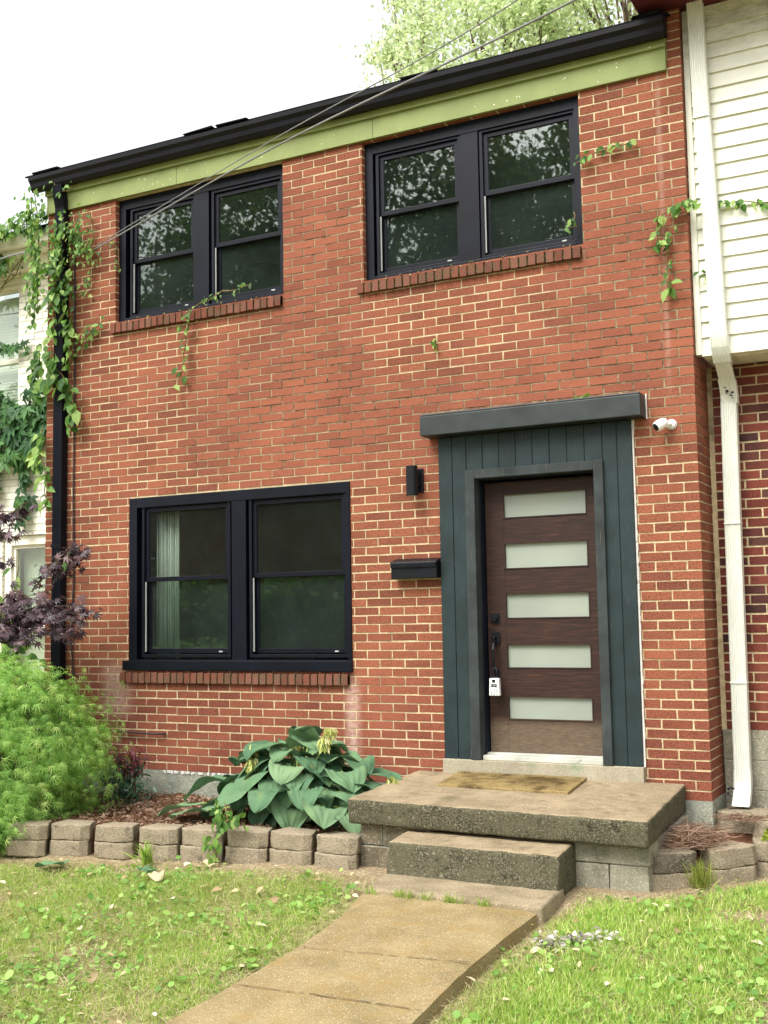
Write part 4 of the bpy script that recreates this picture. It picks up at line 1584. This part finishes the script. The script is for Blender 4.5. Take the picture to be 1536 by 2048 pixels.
for (e, n_) in (((-4.87, -.5, 1.38), 80), ((-5.0, -.55, 1.2), 90), ((-5.15, -.6, 1.32), 90), ((-5.35, -.7, 1.15), 110), ((-5.6, -.7, 1.2), 120), ((-5.9, -.8, 1.25), 120), ((-5.25, -.6, 1.5), 70), ((-5.55, -.6, 1.55), 70), ((-5.8, -.7, 1.4), 90), ((-5.0, -.45, 1.33), 60)):
    spray((-5.85, -.6, 1.3), e, n_, .085, .06)
for (s_, e, n_) in (((-5.45, -.55, 1.5), (-5.05, -.5, 1.87), 60), ((-5.05, -.5, 1.87), (-4.95, -.5, 1.83), 34), ((-5.3, -.5, 1.7), (-5.1, -.5, 1.72), 30)):
    spray(s_, e, n_, .055, .06)
m.tube([(-6.05, -.6, .8), (-6.1, -.55, 1.6), (-6.05, -.5, 2.2)], [.018, .014, .008], 6)
for (s_, e, n_, sp) in (((-6.1, -.5, 2.15), (-5.7, -.5, 2.2), 60, .05), ((-6.2, -.5, 1.95), (-5.72, -.5, 2.06), 60, .05), ((-5.75, -.5, 2.17), (-5.5, -.48, 2.28), 16, .02), ((-6.2, -.5, 1.7), (-5.78, -.5, 1.82), 50, .05), ((-6.3, -.5, 2.3), (-5.85, -.5, 2.32), 30, .05)):
    spray(s_, e, n_, sp, .06)
m.build('branch', 'bark', pm, smooth=True)
scatter('foliage', T_MAPLE, np.concatenate(P), np.concatenate(A), np.concatenate(N), np.concatenate(S), 'purple', pm)

# ------------------------------------------------------------------ nandina
nd = thing('nandina_shrub', 'small dark green nandina with wine red top beside the lime maple', 'shrub', (-4.55, -.35, -.22))
m = MB()
P, A, N, S, red = [], [], [], [], []
for i in range(24):
    a_ = random.uniform(0, 6.28)
    r_ = random.uniform(.02, .21)
    h_ = random.uniform(.05, .47) * (1.15 - r_ * 2)
    b_ = (-4.55 + .05 * math.cos(a_), -.35 + .05 * math.sin(a_), -.22)
    e_ = (-4.55 + r_ * math.cos(a_), -.36 + r_ * .8 * math.sin(a_), -.22 + h_)
    m.tube([b_, ((b_[0] + e_[0]) / 2, (b_[1] + e_[1]) / 2, -.22 + h_ * .6), e_], [.006, .005, .003], 5)
    k = 36
    q = np.array(e_) + rng.normal(0, 1, (k, 3)) * np.array([.055, .05, .05])
    P.append(q)
    A.append(np.tile(np.array([math.cos(a_), math.sin(a_) - .3, -.35]), (k, 1)) + rng.normal(0, .6, (k, 3)))
    N.append(np.tile(np.array([0, -.5, 1]), (k, 1)) + rng.normal(0, .4, (k, 3)))
    S.append(rng.uniform(.045, .08, k))
    red.append(np.full(k, e_[2] > .1 and abs(e_[0] + 4.56) < .16))
m.build('stem', 'bark', nd, smooth=True)
P, A, N, S, red = map(np.concatenate, (P, A, N, S, red))
red = red | (P[:, 2] > .17)
T_NARROW = ([(0, 0, 0), (-.14, .4, .03), (.14, .4, .03), (0, 1, -.1)], [(0, 2, 3, 1)])
scatter('foliage', T_NARROW, P[~red], A[~red], N[~red], S[~red], 'nandina', nd)
scatter('new_growth', T_NARROW, P[red], A[red], N[red], S[red], 'nandred', nd)

# ------------------------------------------------------------------ creepers
def creeper(name, label, lines, mat='creeper', yoff=-.05):
    """lines: (points, leaves, spread, size, template)"""
    t_ = thing(name, label, 'vine', lines[0][0][0])
    m = MB()
    P, A, N, S = [], [], [], []
    P5, A5, N5, S5 = [], [], [], []
    for pts, n_, sp, sz, five in lines:
        pts = np.array(pts, float)
        seg = np.linalg.norm(np.diff(pts, axis=0), axis=1)
        cum = np.concatenate([[0], np.cumsum(seg)])
        fine = []
        for u_ in np.linspace(0, cum[-1], max(6, int(cum[-1] / .06))):
            fine.append([np.interp(u_, cum, pts[:, k]) for k in range(3)])
        fine = np.array(fine)
        fine[1:-1, [0, 2]] += rng.normal(0, .008, (len(fine) - 2, 2))
        m.tube([tuple(p) for p in fine], [.0045] * (len(fine) - 1) + [.002], 5)
        u_ = rng.random(n_) * cum[-1]
        q = np.stack([np.interp(u_, cum, pts[:, k]) for k in range(3)], -1)
        q += rng.normal(0, 1, (n_, 3)) * np.array([sp, .022, sp * .8])
        q[:, 1] = np.minimum(q[:, 1], pts[:, 1].max() + .0)
        q[:, 1] -= rng.random(n_) * min(sp, .06)
        ax = np.stack([rng.normal(0, .55, n_), -np.abs(rng.normal(.2, .25, n_)), -.85 + rng.normal(0, .35, n_)], -1)
        nr_ = np.stack([rng.normal(0, .45, n_), -np.ones(n_), .45 + rng.normal(0, .35, n_)], -1)
        (P5 if five else P).append(q)
        (A5 if five else A).append(ax)
        (N5 if five else N).append(nr_)
        (S5 if five else S).append(rng.uniform(.6, 1.15, n_) * sz)
    m.build('vine_stem', 'vinestem', t_, smooth=True)
    if P:
        scatter('foliage', T_OVATE, *map(np.concatenate, (P, A, N, S)), mat, t_)
    if P5:
        scatter('foliage', T_CREEP5, *map(np.concatenate, (P5, A5, N5, S5)), mat, t_)
    return t_


creeper('creeper', 'pale green creeper hanging along the left downspout below the gutter', [
    ([(-5.9, -.12, 5.2), (-5.86, -.1, 4.9), (-5.84, -.1, 4.5), (-5.86, -.1, 4.1)], 190, .055, .07, False),
    ([(-5.93, -.12, 5.15), (-5.9, -.1, 4.7), (-5.87, -.1, 4.2), (-5.9, -.1, 3.95)], 70, .045, .085, False),
    ([(-5.55, -.1, 4.85), (-5.58, -.12, 4.5), (-5.57, -.12, 4.2)], 160, .07, .07, False),
    ([(-5.6, -.13, 4.6), (-5.62, -.13, 4.0), (-5.66, -.12, 3.5), (-5.62, -.12, 3.25)], 70, .03, .125, False),
    ([(-5.52, -.06, 4.4), (-5.5, -.06, 3.9), (-5.5, -.06, 3.5)], 60, .035, .1, False),
    ([(-5.62, -.1, 3.5), (-5.5, -.08, 3.35), (-5.46, -.06, 3.1), (-5.47, -.06, 2.95)], 26, .03, .14, False),
    ([(-5.85, -.07, 3.75), (-5.88, -.07, 3.5), (-5.86, -.07, 3.3)], 46, .04, .11, False),
    ([(-5.82, -.05, 3.0), (-5.86, -.06, 2.8), (-5.78, -.05, 2.6), (-5.8, -.05, 2.4), (-5.74, -.05, 2.25)], 46, .035, .11, False),
    ([(-5.5, -.04, 4.75), (-5.35, -.03, 4.62), (-5.2, -.03, 4.5), (-5.28, -.03, 4.3), (-5.4, -.03, 4.15)], 40, .03, .06, False),
    ([(-5.35, -.03, 4.95), (-5.25, -.03, 4.75), (-5.3, -.03, 4.5)], 22, .03, .055, False),
    ([(-5.5, -.03, 3.7), (-5.3, -.03, 3.82), (-5.12, -.03, 3.92)], 16, .025, .075, False),
    ([(-5.5, -.03, 3.6), (-5.35, -.03, 3.72), (-5.2, -.03, 3.8)], 12, .025, .07, False),
    ([(-5.4, -.07, 4.85), (-5.42, -.08, 4.65), (-5.36, -.06, 4.5)], 150, .07, .05, False),
    ([(-5.65, -.12, 5.22), (-5.55, -.1, 5.12), (-5.42, -.06, 5.2)], 12, .03, .06, False),
    ([(-5.1, -.03, 4.6), (-5.0, -.02, 4.58), (-4.97, -.02, 4.3)], 16, .015, .04, False),
])
creeper('creeper', 'thin creeper strand hanging below the sill of the upper left window', [
    ([(-3.55, -.05, 3.98), (-3.75, -.05, 3.96), (-4.0, -.05, 3.93), (-4.18, -.05, 3.86)], 26, .018, .045, False),
    ([(-4.18, -.05, 3.86), (-4.22, -.05, 3.6), (-4.25, -.05, 3.4), (-4.31, -.04, 3.22)], 22, .025, .085, False),
])
creeper('creeper', 'short creeper shoot crossing the brick right of the upper right window', [
    ([(-.77, -.03, 4.45), (-.62, -.03, 4.5), (-.5, -.03, 4.52), (-.31, -.03, 4.53)], 26, .018, .06, False),
    ([(-.8, -.02, 4.1), (-.78, -.02, 4.0), (-.86, -.02, 3.98)], 6, .02, .05, False),
])
creeper('creeper', 'creeper strand trailing over the brick corner beside the siding', [
    ([(.06, -.03, 4.02), (-.05, -.04, 4.0), (-.17, -.04, 3.93), (-.2, -.04, 3.8), (-.22, -.04, 3.7)], 34, .018, .075, False),
    ([(-.02, -.03, 3.87), (-.1, -.04, 3.87), (-.13, -.03, 3.8), (-.14, -.03, 3.6), (-.13, -.03, 3.48)], 24, .012, .05, False),
    ([(-.14, -.03, 3.5), (-.13, -.04, 3.42)], 6, .015, .1, False),
])
creeper('creeper', 'creeper runner crossing the cream siding behind the white downspout', [
    ([(.06, .04, 4.02), (.2, .05, 4.0), (.35, .05, 3.98), (.6, .05, 3.93), (.9, .05, 3.9)], 44, .018, .06, False),
    ([(.08, .05, 3.55), (.12, .05, 3.5)], 6, .02, .06, False),
])
creeper('creeper', 'small green sprout growing from a joint in the middle of the brick facade', [
    ([(-1.91, -.012, 3.32), (-1.91, -.015, 3.24)], 8, .012, .05, False),
])
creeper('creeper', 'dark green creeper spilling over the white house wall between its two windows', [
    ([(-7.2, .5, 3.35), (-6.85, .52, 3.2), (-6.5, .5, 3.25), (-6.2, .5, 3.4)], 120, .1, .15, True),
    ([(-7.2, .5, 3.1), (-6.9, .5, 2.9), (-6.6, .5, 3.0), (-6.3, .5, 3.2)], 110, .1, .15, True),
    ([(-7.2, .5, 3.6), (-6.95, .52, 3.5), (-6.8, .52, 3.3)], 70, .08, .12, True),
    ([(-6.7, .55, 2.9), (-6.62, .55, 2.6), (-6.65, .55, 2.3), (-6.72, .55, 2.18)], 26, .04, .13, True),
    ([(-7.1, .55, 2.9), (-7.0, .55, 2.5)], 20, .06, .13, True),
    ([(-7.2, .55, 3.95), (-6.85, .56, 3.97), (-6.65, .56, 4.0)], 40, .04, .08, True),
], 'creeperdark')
creeper('creeper', 'leafy creeper growing along the eave of the white house', [
    ([(-7.4, .25, 5.0), (-6.9, .25, 5.05), (-6.4, .25, 5.08), (-6.0, .3, 5.1)], 300, .07, .09, False),
    ([(-7.4, .35, 4.75), (-7.0, .35, 4.8), (-6.8, .4, 4.85)], 130, .1, .11, True),
    ([(-7.0, .45, 4.5), (-6.75, .5, 4.7), (-6.5, .4, 4.85), (-6.2, .3, 5.0)], 8, .03, .05, False),
    ([(-7.1, .45, 4.3), (-6.9, .5, 4.62), (-6.6, .45, 4.85), (-6.4, .3, 5.0)], 8, .03, .05, False),
    ([(-5.95, .3, 4.72), (-6.15, .3, 4.66), (-6.3, .3, 4.68)], 24, .03, .05, False),
])
creeper('creeper', 'bright ivy shoots climbing through the purple maple at the left edge', [
    ([(-5.6, -.62, .9), (-5.62, -.62, 1.3), (-5.55, -.6, 1.75)], 20, .06, .12, False),
    ([(-5.85, -.6, .75), (-5.7, -.62, 1.0), (-5.5, -.6, 1.05)], 60, .12, .13, False),
    ([(-5.1, -.55, 1.72), (-5.02, -.55, 1.82)], 3, .02, .1, False),
    ([(-6.0, -.6, .6), (-5.85, -.62, .9), (-5.75, -.6, 1.1)], 60, .12, .13, False),
])
creeper('creeper', 'weedy vine climbing between two blocks of the low bed wall', [
    ([(-2.92, -1.43, -.36), (-2.92, -1.44, -.2), (-2.88, -1.38, -.08), (-2.95, -1.3, .02)], 44, .04, .075, False),
    ([(-2.9, -1.4, -.1), (-2.75, -1.35, -.05)], 14, .03, .07, False),
])

# ------------------------------------------------------------------ trees behind the roof
def tree(name, label, base, height, cc, rad, n, leaf, mat, group, clumps=60, seed=1, cat='tree', bare=.0):
    random.seed(seed)
    r2 = np.random.default_rng(seed)
    t_ = thing(name, label, cat, base, group)
    m = MB()
    b = Vector(base)
    top = Vector((cc[0], cc[1], cc[2]))
    m.tube([b, b.lerp(top, .35) + Vector((.1, 0, 0)), b.lerp(top, .7), top + Vector((0, 0, rad[2] * .5))], [.32, .25, .16, .05], 10)
    P, A, N = [], [], []
    per = n // clumps
    for i in range(clumps):
        d = r2.normal(size=3)
        d /= np.linalg.norm(d)
        rr = r2.uniform(.35, 1.0) ** .6
        c = np.array(cc) + d * np.array(rad) * rr
        if i % 2 == 0:
            s0 = b.lerp(top, random.uniform(.45, .95))
            mid = s0.lerp(Vector(c), .5) + Vector((0, 0, .25))
            m.tube([s0, mid, c], [.07, .045, .012], 6)
        cr = r2.uniform(.5, 1.0) * min(rad) * .38
        q = c + r2.normal(size=(per, 3)) * np.array([cr, cr, cr * .62]) * .62
        P.append(q)
        A.append(r2.normal(size=(per, 3)) + np.array([0, 0, -.5]))
        N.append(r2.normal(size=(per, 3)) * .7 + np.array([0, 0, 1]))
    m.build('trunk', 'bark', t_, smooth=True)
    P, A, N = map(np.concatenate, (P, A, N))
    scatter('crown', T_DIAMOND, P, A, N, r2.uniform(.7, 1.2, len(P)) * leaf, mat, t_)


GB = 'trees behind the roof'
tree('tree', 'bright green tree with dense crown behind the middle of the roof', (-7.2, 15, -.4), 15, (-7.0, 15, 13.2), (2.6, 2.2, 2.8), 21000, .13, 'treeleaf', GB, 90, 3)
tree('tree', 'airy green tree behind the right end of the roof', (-4.6, 17, -.4), 16, (-4.6, 17, 15.0), (2.6, 2.2, 3.0), 10500, .13, 'treeleaf', GB, 70, 4)
tree('tree', 'sparse pale tree with thin twigs at the left end of the roof trees', (-11.0, 18, -.4), 15, (-10.4, 18, 15.8), (1.5, 1.5, 2.8), 6500, .12, 'treeleaf', GB, 46, 5)

# street trees and a house across the road, seen only as reflections in the panes
GS = 'street trees mirrored in the upper panes'
for i, (x, y, z, rx, rz) in enumerate([(-24, -24, 12.2, 6.2, 5.4), (-15, -23, 13.2, 6.0, 5.6), (-6.5, -24, 12.2, 5.6, 5.4)]):
    lb = ['street tree across the road mirrored in the upper left window', 'broad street tree mirrored in the middle upper panes', 'street tree mirrored in the right upper window'][i]
    tree('street_tree', lb, (x, y, -.7), 16, (x, y, z), (rx, 3.2, rz), (27000, 32000, 23000)[i], .24, 'oakleaf', GS, 120, 10 + i)
op = thing('opposite_house', 'low red brick house across the road, mirrored in the ground floor panes', 'house', (-19, -36, -.7))
m = MB().box(-34, -6, -42, -36, -.8, 6.6)
m.build('wall', 'tanbrick', op)
m = MB().extr_x([(-35.4, 6.5), (-39, 8.8), (-42.6, 6.5)], -34.5, -5.5)
m.build('roof', 'shingle', op)
hd = thing('hedge', 'dark green hedge across the road, mirrored in the lower panes', 'hedge', (-18, -30, -.7))
r2 = np.random.default_rng(77)
n = 9000
q = np.stack([r2.uniform(-32, -5, n), -30 + r2.normal(0, .6, n), r2.uniform(-.6, 2.5, n) + .4 * np.sin(r2.uniform(-32, -5, n))], -1)
scatter('foliage', T_DIAMOND, q, rdir(n), rdir(n), r2.uniform(.3, .6, n), 'oakleaf', hd)
random.seed(21)

# ------------------------------------------------------------------ lawn
def on_path(x, y):
    l = np.interp(-y, [-p[1] for p in PL], [p[0] for p in PL])
    r = np.interp(-y, [-p[1] for p in PR], [p[0] for p in PR])
    return (y < -1.84) & (x > l - .015) & (x < r + .02)


def lawn_front(x):
    """y of the lawn's upper edge"""
    left = np.interp(x, [-4.6, -4.0, -3.2, -2.0], [-1.95, -1.68, -1.52, -1.36])
    right = np.interp(x, [-.5, -.15, .15, .45, .7, 1.6], [-1.28, -1.3, -.98, -.66, -.5, -.3])
    return np.where(x < -1.1, left, right)


def lawn_pts(n, seed):
    r2 = np.random.default_rng(seed)
    x = r2.uniform(-5.2, 1.35, n)
    y = r2.uniform(-4.35, -.5, n)
    ok = ~on_path(x, y) & (y < lawn_front(x))
    ok &= ~((x > -1.68) & (x < -.48) & (y > -1.92))
    # only the wedge the picture could see, with a margin
    ok &= y > -4.2 + .22 * (x + 2.3)
    x, y = x[ok], y[ok]
    return x, y, r2


def density(x, y):
    d = np.array([mnoise.noise(Vector((a * 1.7, b * 1.7, 4))) + .5 * mnoise.noise(Vector((a * 4.5, b * 4.5, 9))) for a, b in zip(x, y)])
    edge = lawn_front(x) - y
    l = np.interp(-y, [-p[1] for p in PL], [p[0] for p in PL])
    r = np.interp(-y, [-p[1] for p in PR], [p[0] for p in PR])
    pe = np.where(x < -1.1, l - x, x - r)
    pe = np.where(y > -1.84, np.where(x < -1.1, -1.65 - x, x + .5), pe)
    k = np.clip(edge / .3, 0, 1) * np.clip((pe - .01) / .22, .0, 1)
    lush = np.where(x > -.8, .16, .0)
    return (d + lush + .42) * (.18 + .82 * k), k


x, y, r2 = lawn_pts(620000, 5)
dn, k = density(x, y)
keep = r2.random(len(x)) < np.clip(dn, 0, 1) * .95
x, y, k = x[keep], y[keep], k[keep]
z = zg(x, y) + LAND_N(x, y) - .004
n = len(x)
ax = np.stack([r2.normal(0, .5, n), r2.normal(0, .5, n), np.ones(n)], -1)
hgt = r2.uniform(.022, .058, n) * np.where(x > -.8, 1.35, 1.0) * (.5 + .5 * k)
o = scatter('lawn_grass', T_BLADE, np.stack([x, y, z], -1), ax, r2.normal(size=(n, 3)), hgt, 'grass')
o['kind'] = 'stuff'
o['label'] = 'short patchy green lawn grass on both sides of the path'
# straw lying in the thin places
x, y, r2 = lawn_pts(110000, 6)
n = len(x)
z = zg(x, y) + LAND_N(x, y) + .004 + r2.random(n) * .026
ax = np.stack([r2.normal(size=n), r2.normal(size=n), r2.normal(0, .18, n)], -1)
o = scatter('straw_litter', T_STRAND, np.stack([x, y, z], -1), ax, np.stack([r2.normal(0, .3, n), r2.normal(0, .3, n), np.ones(n)], -1), r2.uniform(.03, .08, n), 'straw')
o['kind'] = 'stuff'
# violet, clover and ground ivy leaves
x, y, r2 = lawn_pts(100000, 8)
dn, k = density(x + 3.3, y - 2.1)
_, k = density(x, y)
keep = r2.random(len(x)) < np.clip(dn * 1.15 - .25, 0, 1) * (.1 + .9 * k) * np.where(x > -.8, .26, .3)
x, y = x[keep], y[keep]
n = len(x)
z = zg(x, y) + LAND_N(x, y) + r2.uniform(.012, .05, n)
a_ = r2.random(n) * 6.28
ax = np.stack([np.cos(a_), np.sin(a_), r2.normal(.05, .3, n)], -1)
nr_ = np.stack([r2.normal(0, .5, n), r2.normal(-.15, .5, n), np.ones(n)], -1)
o = scatter('lawn_weed', T_ROUND, np.stack([x, y, z], -1), ax, nr_, (.01 + .034 * r2.random(n) ** 2.2) * (1 + .3 * (r2.random(n) > .9)), 'clover')
o['kind'] = 'stuff'
# pale dead leaves lying about
x, y, r2 = lawn_pts(420, 12)
n = len(x)
z = zg(x, y) + r2.uniform(.03, .05, n)
o = scatter('dead_leaf_litter', T_OVATE, np.stack([x, y, z], -1), np.stack([r2.normal(size=n), r2.normal(size=n), r2.normal(0, .2, n)], -1), np.stack([r2.normal(0, .4, n), r2.normal(0, .4, n), np.ones(n)], -1), r2.uniform(.03, .075, n), 'deadleaf')
o['kind'] = 'stuff'
# mulch chips in the bed
n = 9000
x = rng.uniform(-4.9, -2.0, n)
y = rng.uniform(-1.5, -.03, n)
ok = y > np.interp(x, [-4.5, -4.0, -3.2, -2.0], [-1.5, -1.35, -1.25, -1.1])
x, y = x[ok], y[ok]
n = len(x)
o = scatter('bark_mulch', T_NARROW, np.stack([x, y, -.19 + rng.uniform(-.01, .02, n)], -1), np.stack([rng.normal(size=n), rng.normal(size=n), rng.normal(0, .3, n)], -1), np.stack([rng.normal(0, .5, n), rng.normal(0, .5, n), np.ones(n)], -1), rng.uniform(.02, .06, n), 'drygrass')
o['kind'] = 'stuff'
# grass growing along the landing joint and wall foot
n = 260
cxs = rng.choice([-1.52, -1.35, -1.18, -1.05, -1.0, -.83, -1.28], n) + rng.normal(0, .018, n)
o = scatter('joint_weed', T_BLADE, np.stack([cxs, np.full(n, -1.885) + rng.normal(0, .006, n), np.full(n, -.33)], -1), np.stack([rng.normal(0, .45, n), rng.normal(-.1, .3, n), np.ones(n)], -1), rdir(n), rng.uniform(.025, .07, n), 'grass')
o['kind'] = 'stuff'


def tuft(name, label, cat, base, n, spread, size, lean, mat, T=None):
    q = np.array(base) + rng.normal(0, 1, (n, 3)) * np.array(spread)
    q[:, 2] = base[2] + np.abs(rng.normal(0, 1, n)) * spread[2]
    ax = np.stack([rng.normal(lean[0], lean[2], n), rng.normal(lean[1], lean[2], n), np.full(n, lean[3])], -1)
    o = scatter(name, T or T_BLADE, q, ax, rdir(n), rng.uniform(.6, 1.1, n) * size, mat)
    tag(o, label, cat)


tuft('grass_tuft', 'yellow green grass tuft growing between two planter blocks', 'grass', (.12, -.93, -.36), 260, (.03, .025, .04), .15, (0, -.25, .45, 1), 'tuftgrass', T_STRAND)
tuft('dry_grass_clump', 'heap of dead brown grass beside the stoop in the small planter', 'grass', (.01, -.6, -.16), 2000, (.065, .1, .035), .16, (.1, -.3, .75, .1), 'drygrass', T_STRAND)
tuft('dry_grass_clump', 'thin wisps of dead grass lying over the brown planter blocks', 'grass', (.2, -.1, -.085), 260, (.07, .05, .008), .14, (.4, .3, .8, .05), 'drygrass', T_STRAND)
tuft('weed_tuft', 'green weed in front of the second pair of wall blocks', 'weed', (-3.37, -1.58, -.38), 60, (.015, .015, .01), .17, (0, -.2, .3, 1), 'grass')
# moss cushion at the right edge
n = 1500
d_ = rdir(n)
d_[:, 2] = np.abs(d_[:, 2])
o = scatter('moss_cushion', T_DIAMOND, np.array([.5, -.36, -.2]) + d_ * np.array([.13, .12, .15]), d_ + rng.normal(0, .6, (n, 3)), rdir(n), rng.uniform(.012, .024, n), 'moss')
tag(o, 'yellow green moss cushion on the planter blocks at the right edge', 'moss')
# shrivelled pile on the lawn
n = 300
t = rng.random(n)
q = np.stack([-.38 + .33 * t + rng.normal(0, .014, n), -2.23 + .23 * t + rng.normal(0, .035, n), -.385 + rng.normal(0, .015, n) + .012 * np.sin(t * 20)], -1)
o = scatter('leaf_pile', T_OVATE, q, rdir(n) * np.array([1, 1, .35]), rdir(n) + np.array([0, 0, .8]), rng.uniform(.022, .045, n), 'ashleaf')
tag(o, 'heap of shrivelled grey white leaves on the right lawn', 'leaf pile')


def lone_leaf(label, p, az, s, mat):
    V, F = [], []
    hosta_leaf(V, F, p, az, s, s * .4, .1, .4, .1)
    me = bpy.data.meshes.new('fallen_leaf')
    me.from_pydata(V, [], F)
    o = finish('fallen_leaf', me, mat, smooth=True)
    tag(o, label, 'leaf')


lone_leaf('dark green fallen leaf on the grass near the left end of the bed wall', (-3.85, -1.86, -.35), R(200), .2, 'hosta')
lone_leaf('dark green fallen leaf beside a pale one on the left lawn', (-3.2, -1.83, -.35), R(100), .14, 'hosta')
lone_leaf('pale grey green fallen leaf on the left lawn below the bed wall', (-3.1, -1.88, -.345), R(-30), .15, 'deadleaf')
lone_leaf('pale curled leaf at the foot of the bed wall by the weedy vine', (-2.98, -1.5, -.35), R(20), .1, 'deadleaf')
lone_leaf('broad green leaf resting on the door lintel', (-.72, -.08, 2.735), R(190), .11, 'clover')
# crumbs on lintel, sills and mat
n = 70
x = np.concatenate([rng.uniform(-1.95, -.4, 34), rng.uniform(-2.4, -.8, 20), rng.uniform(-4.9, -3.3, 16)])
y = np.concatenate([rng.uniform(-.13, -.02, 34), rng.uniform(-.03, 0, 36)])
z = np.concatenate([np.full(34, 2.735), np.full(20, 3.868), np.full(16, 3.878)])
o = scatter('leaf_crumb', T_OVATE, np.stack([x, y, z], -1), np.stack([rng.normal(size=n), rng.normal(size=n), rng.normal(0, .3, n)], -1), np.stack([rng.normal(0, .4, n), rng.normal(0, .4, n), np.ones(n)], -1), rng.uniform(.015, .035, n), 'deadleaf')
o['kind'] = 'stuff'
m = MB().tube([(-5.0, -.05, .31), (-4.75, -.05, .305), (-4.52, -.045, .3), (-4.46, -.01, .3)], .008, 6)
tag(m.build('pipe', 'blackcable', smooth=True), 'thin black pipe against the brick above the nandina', 'pipe')
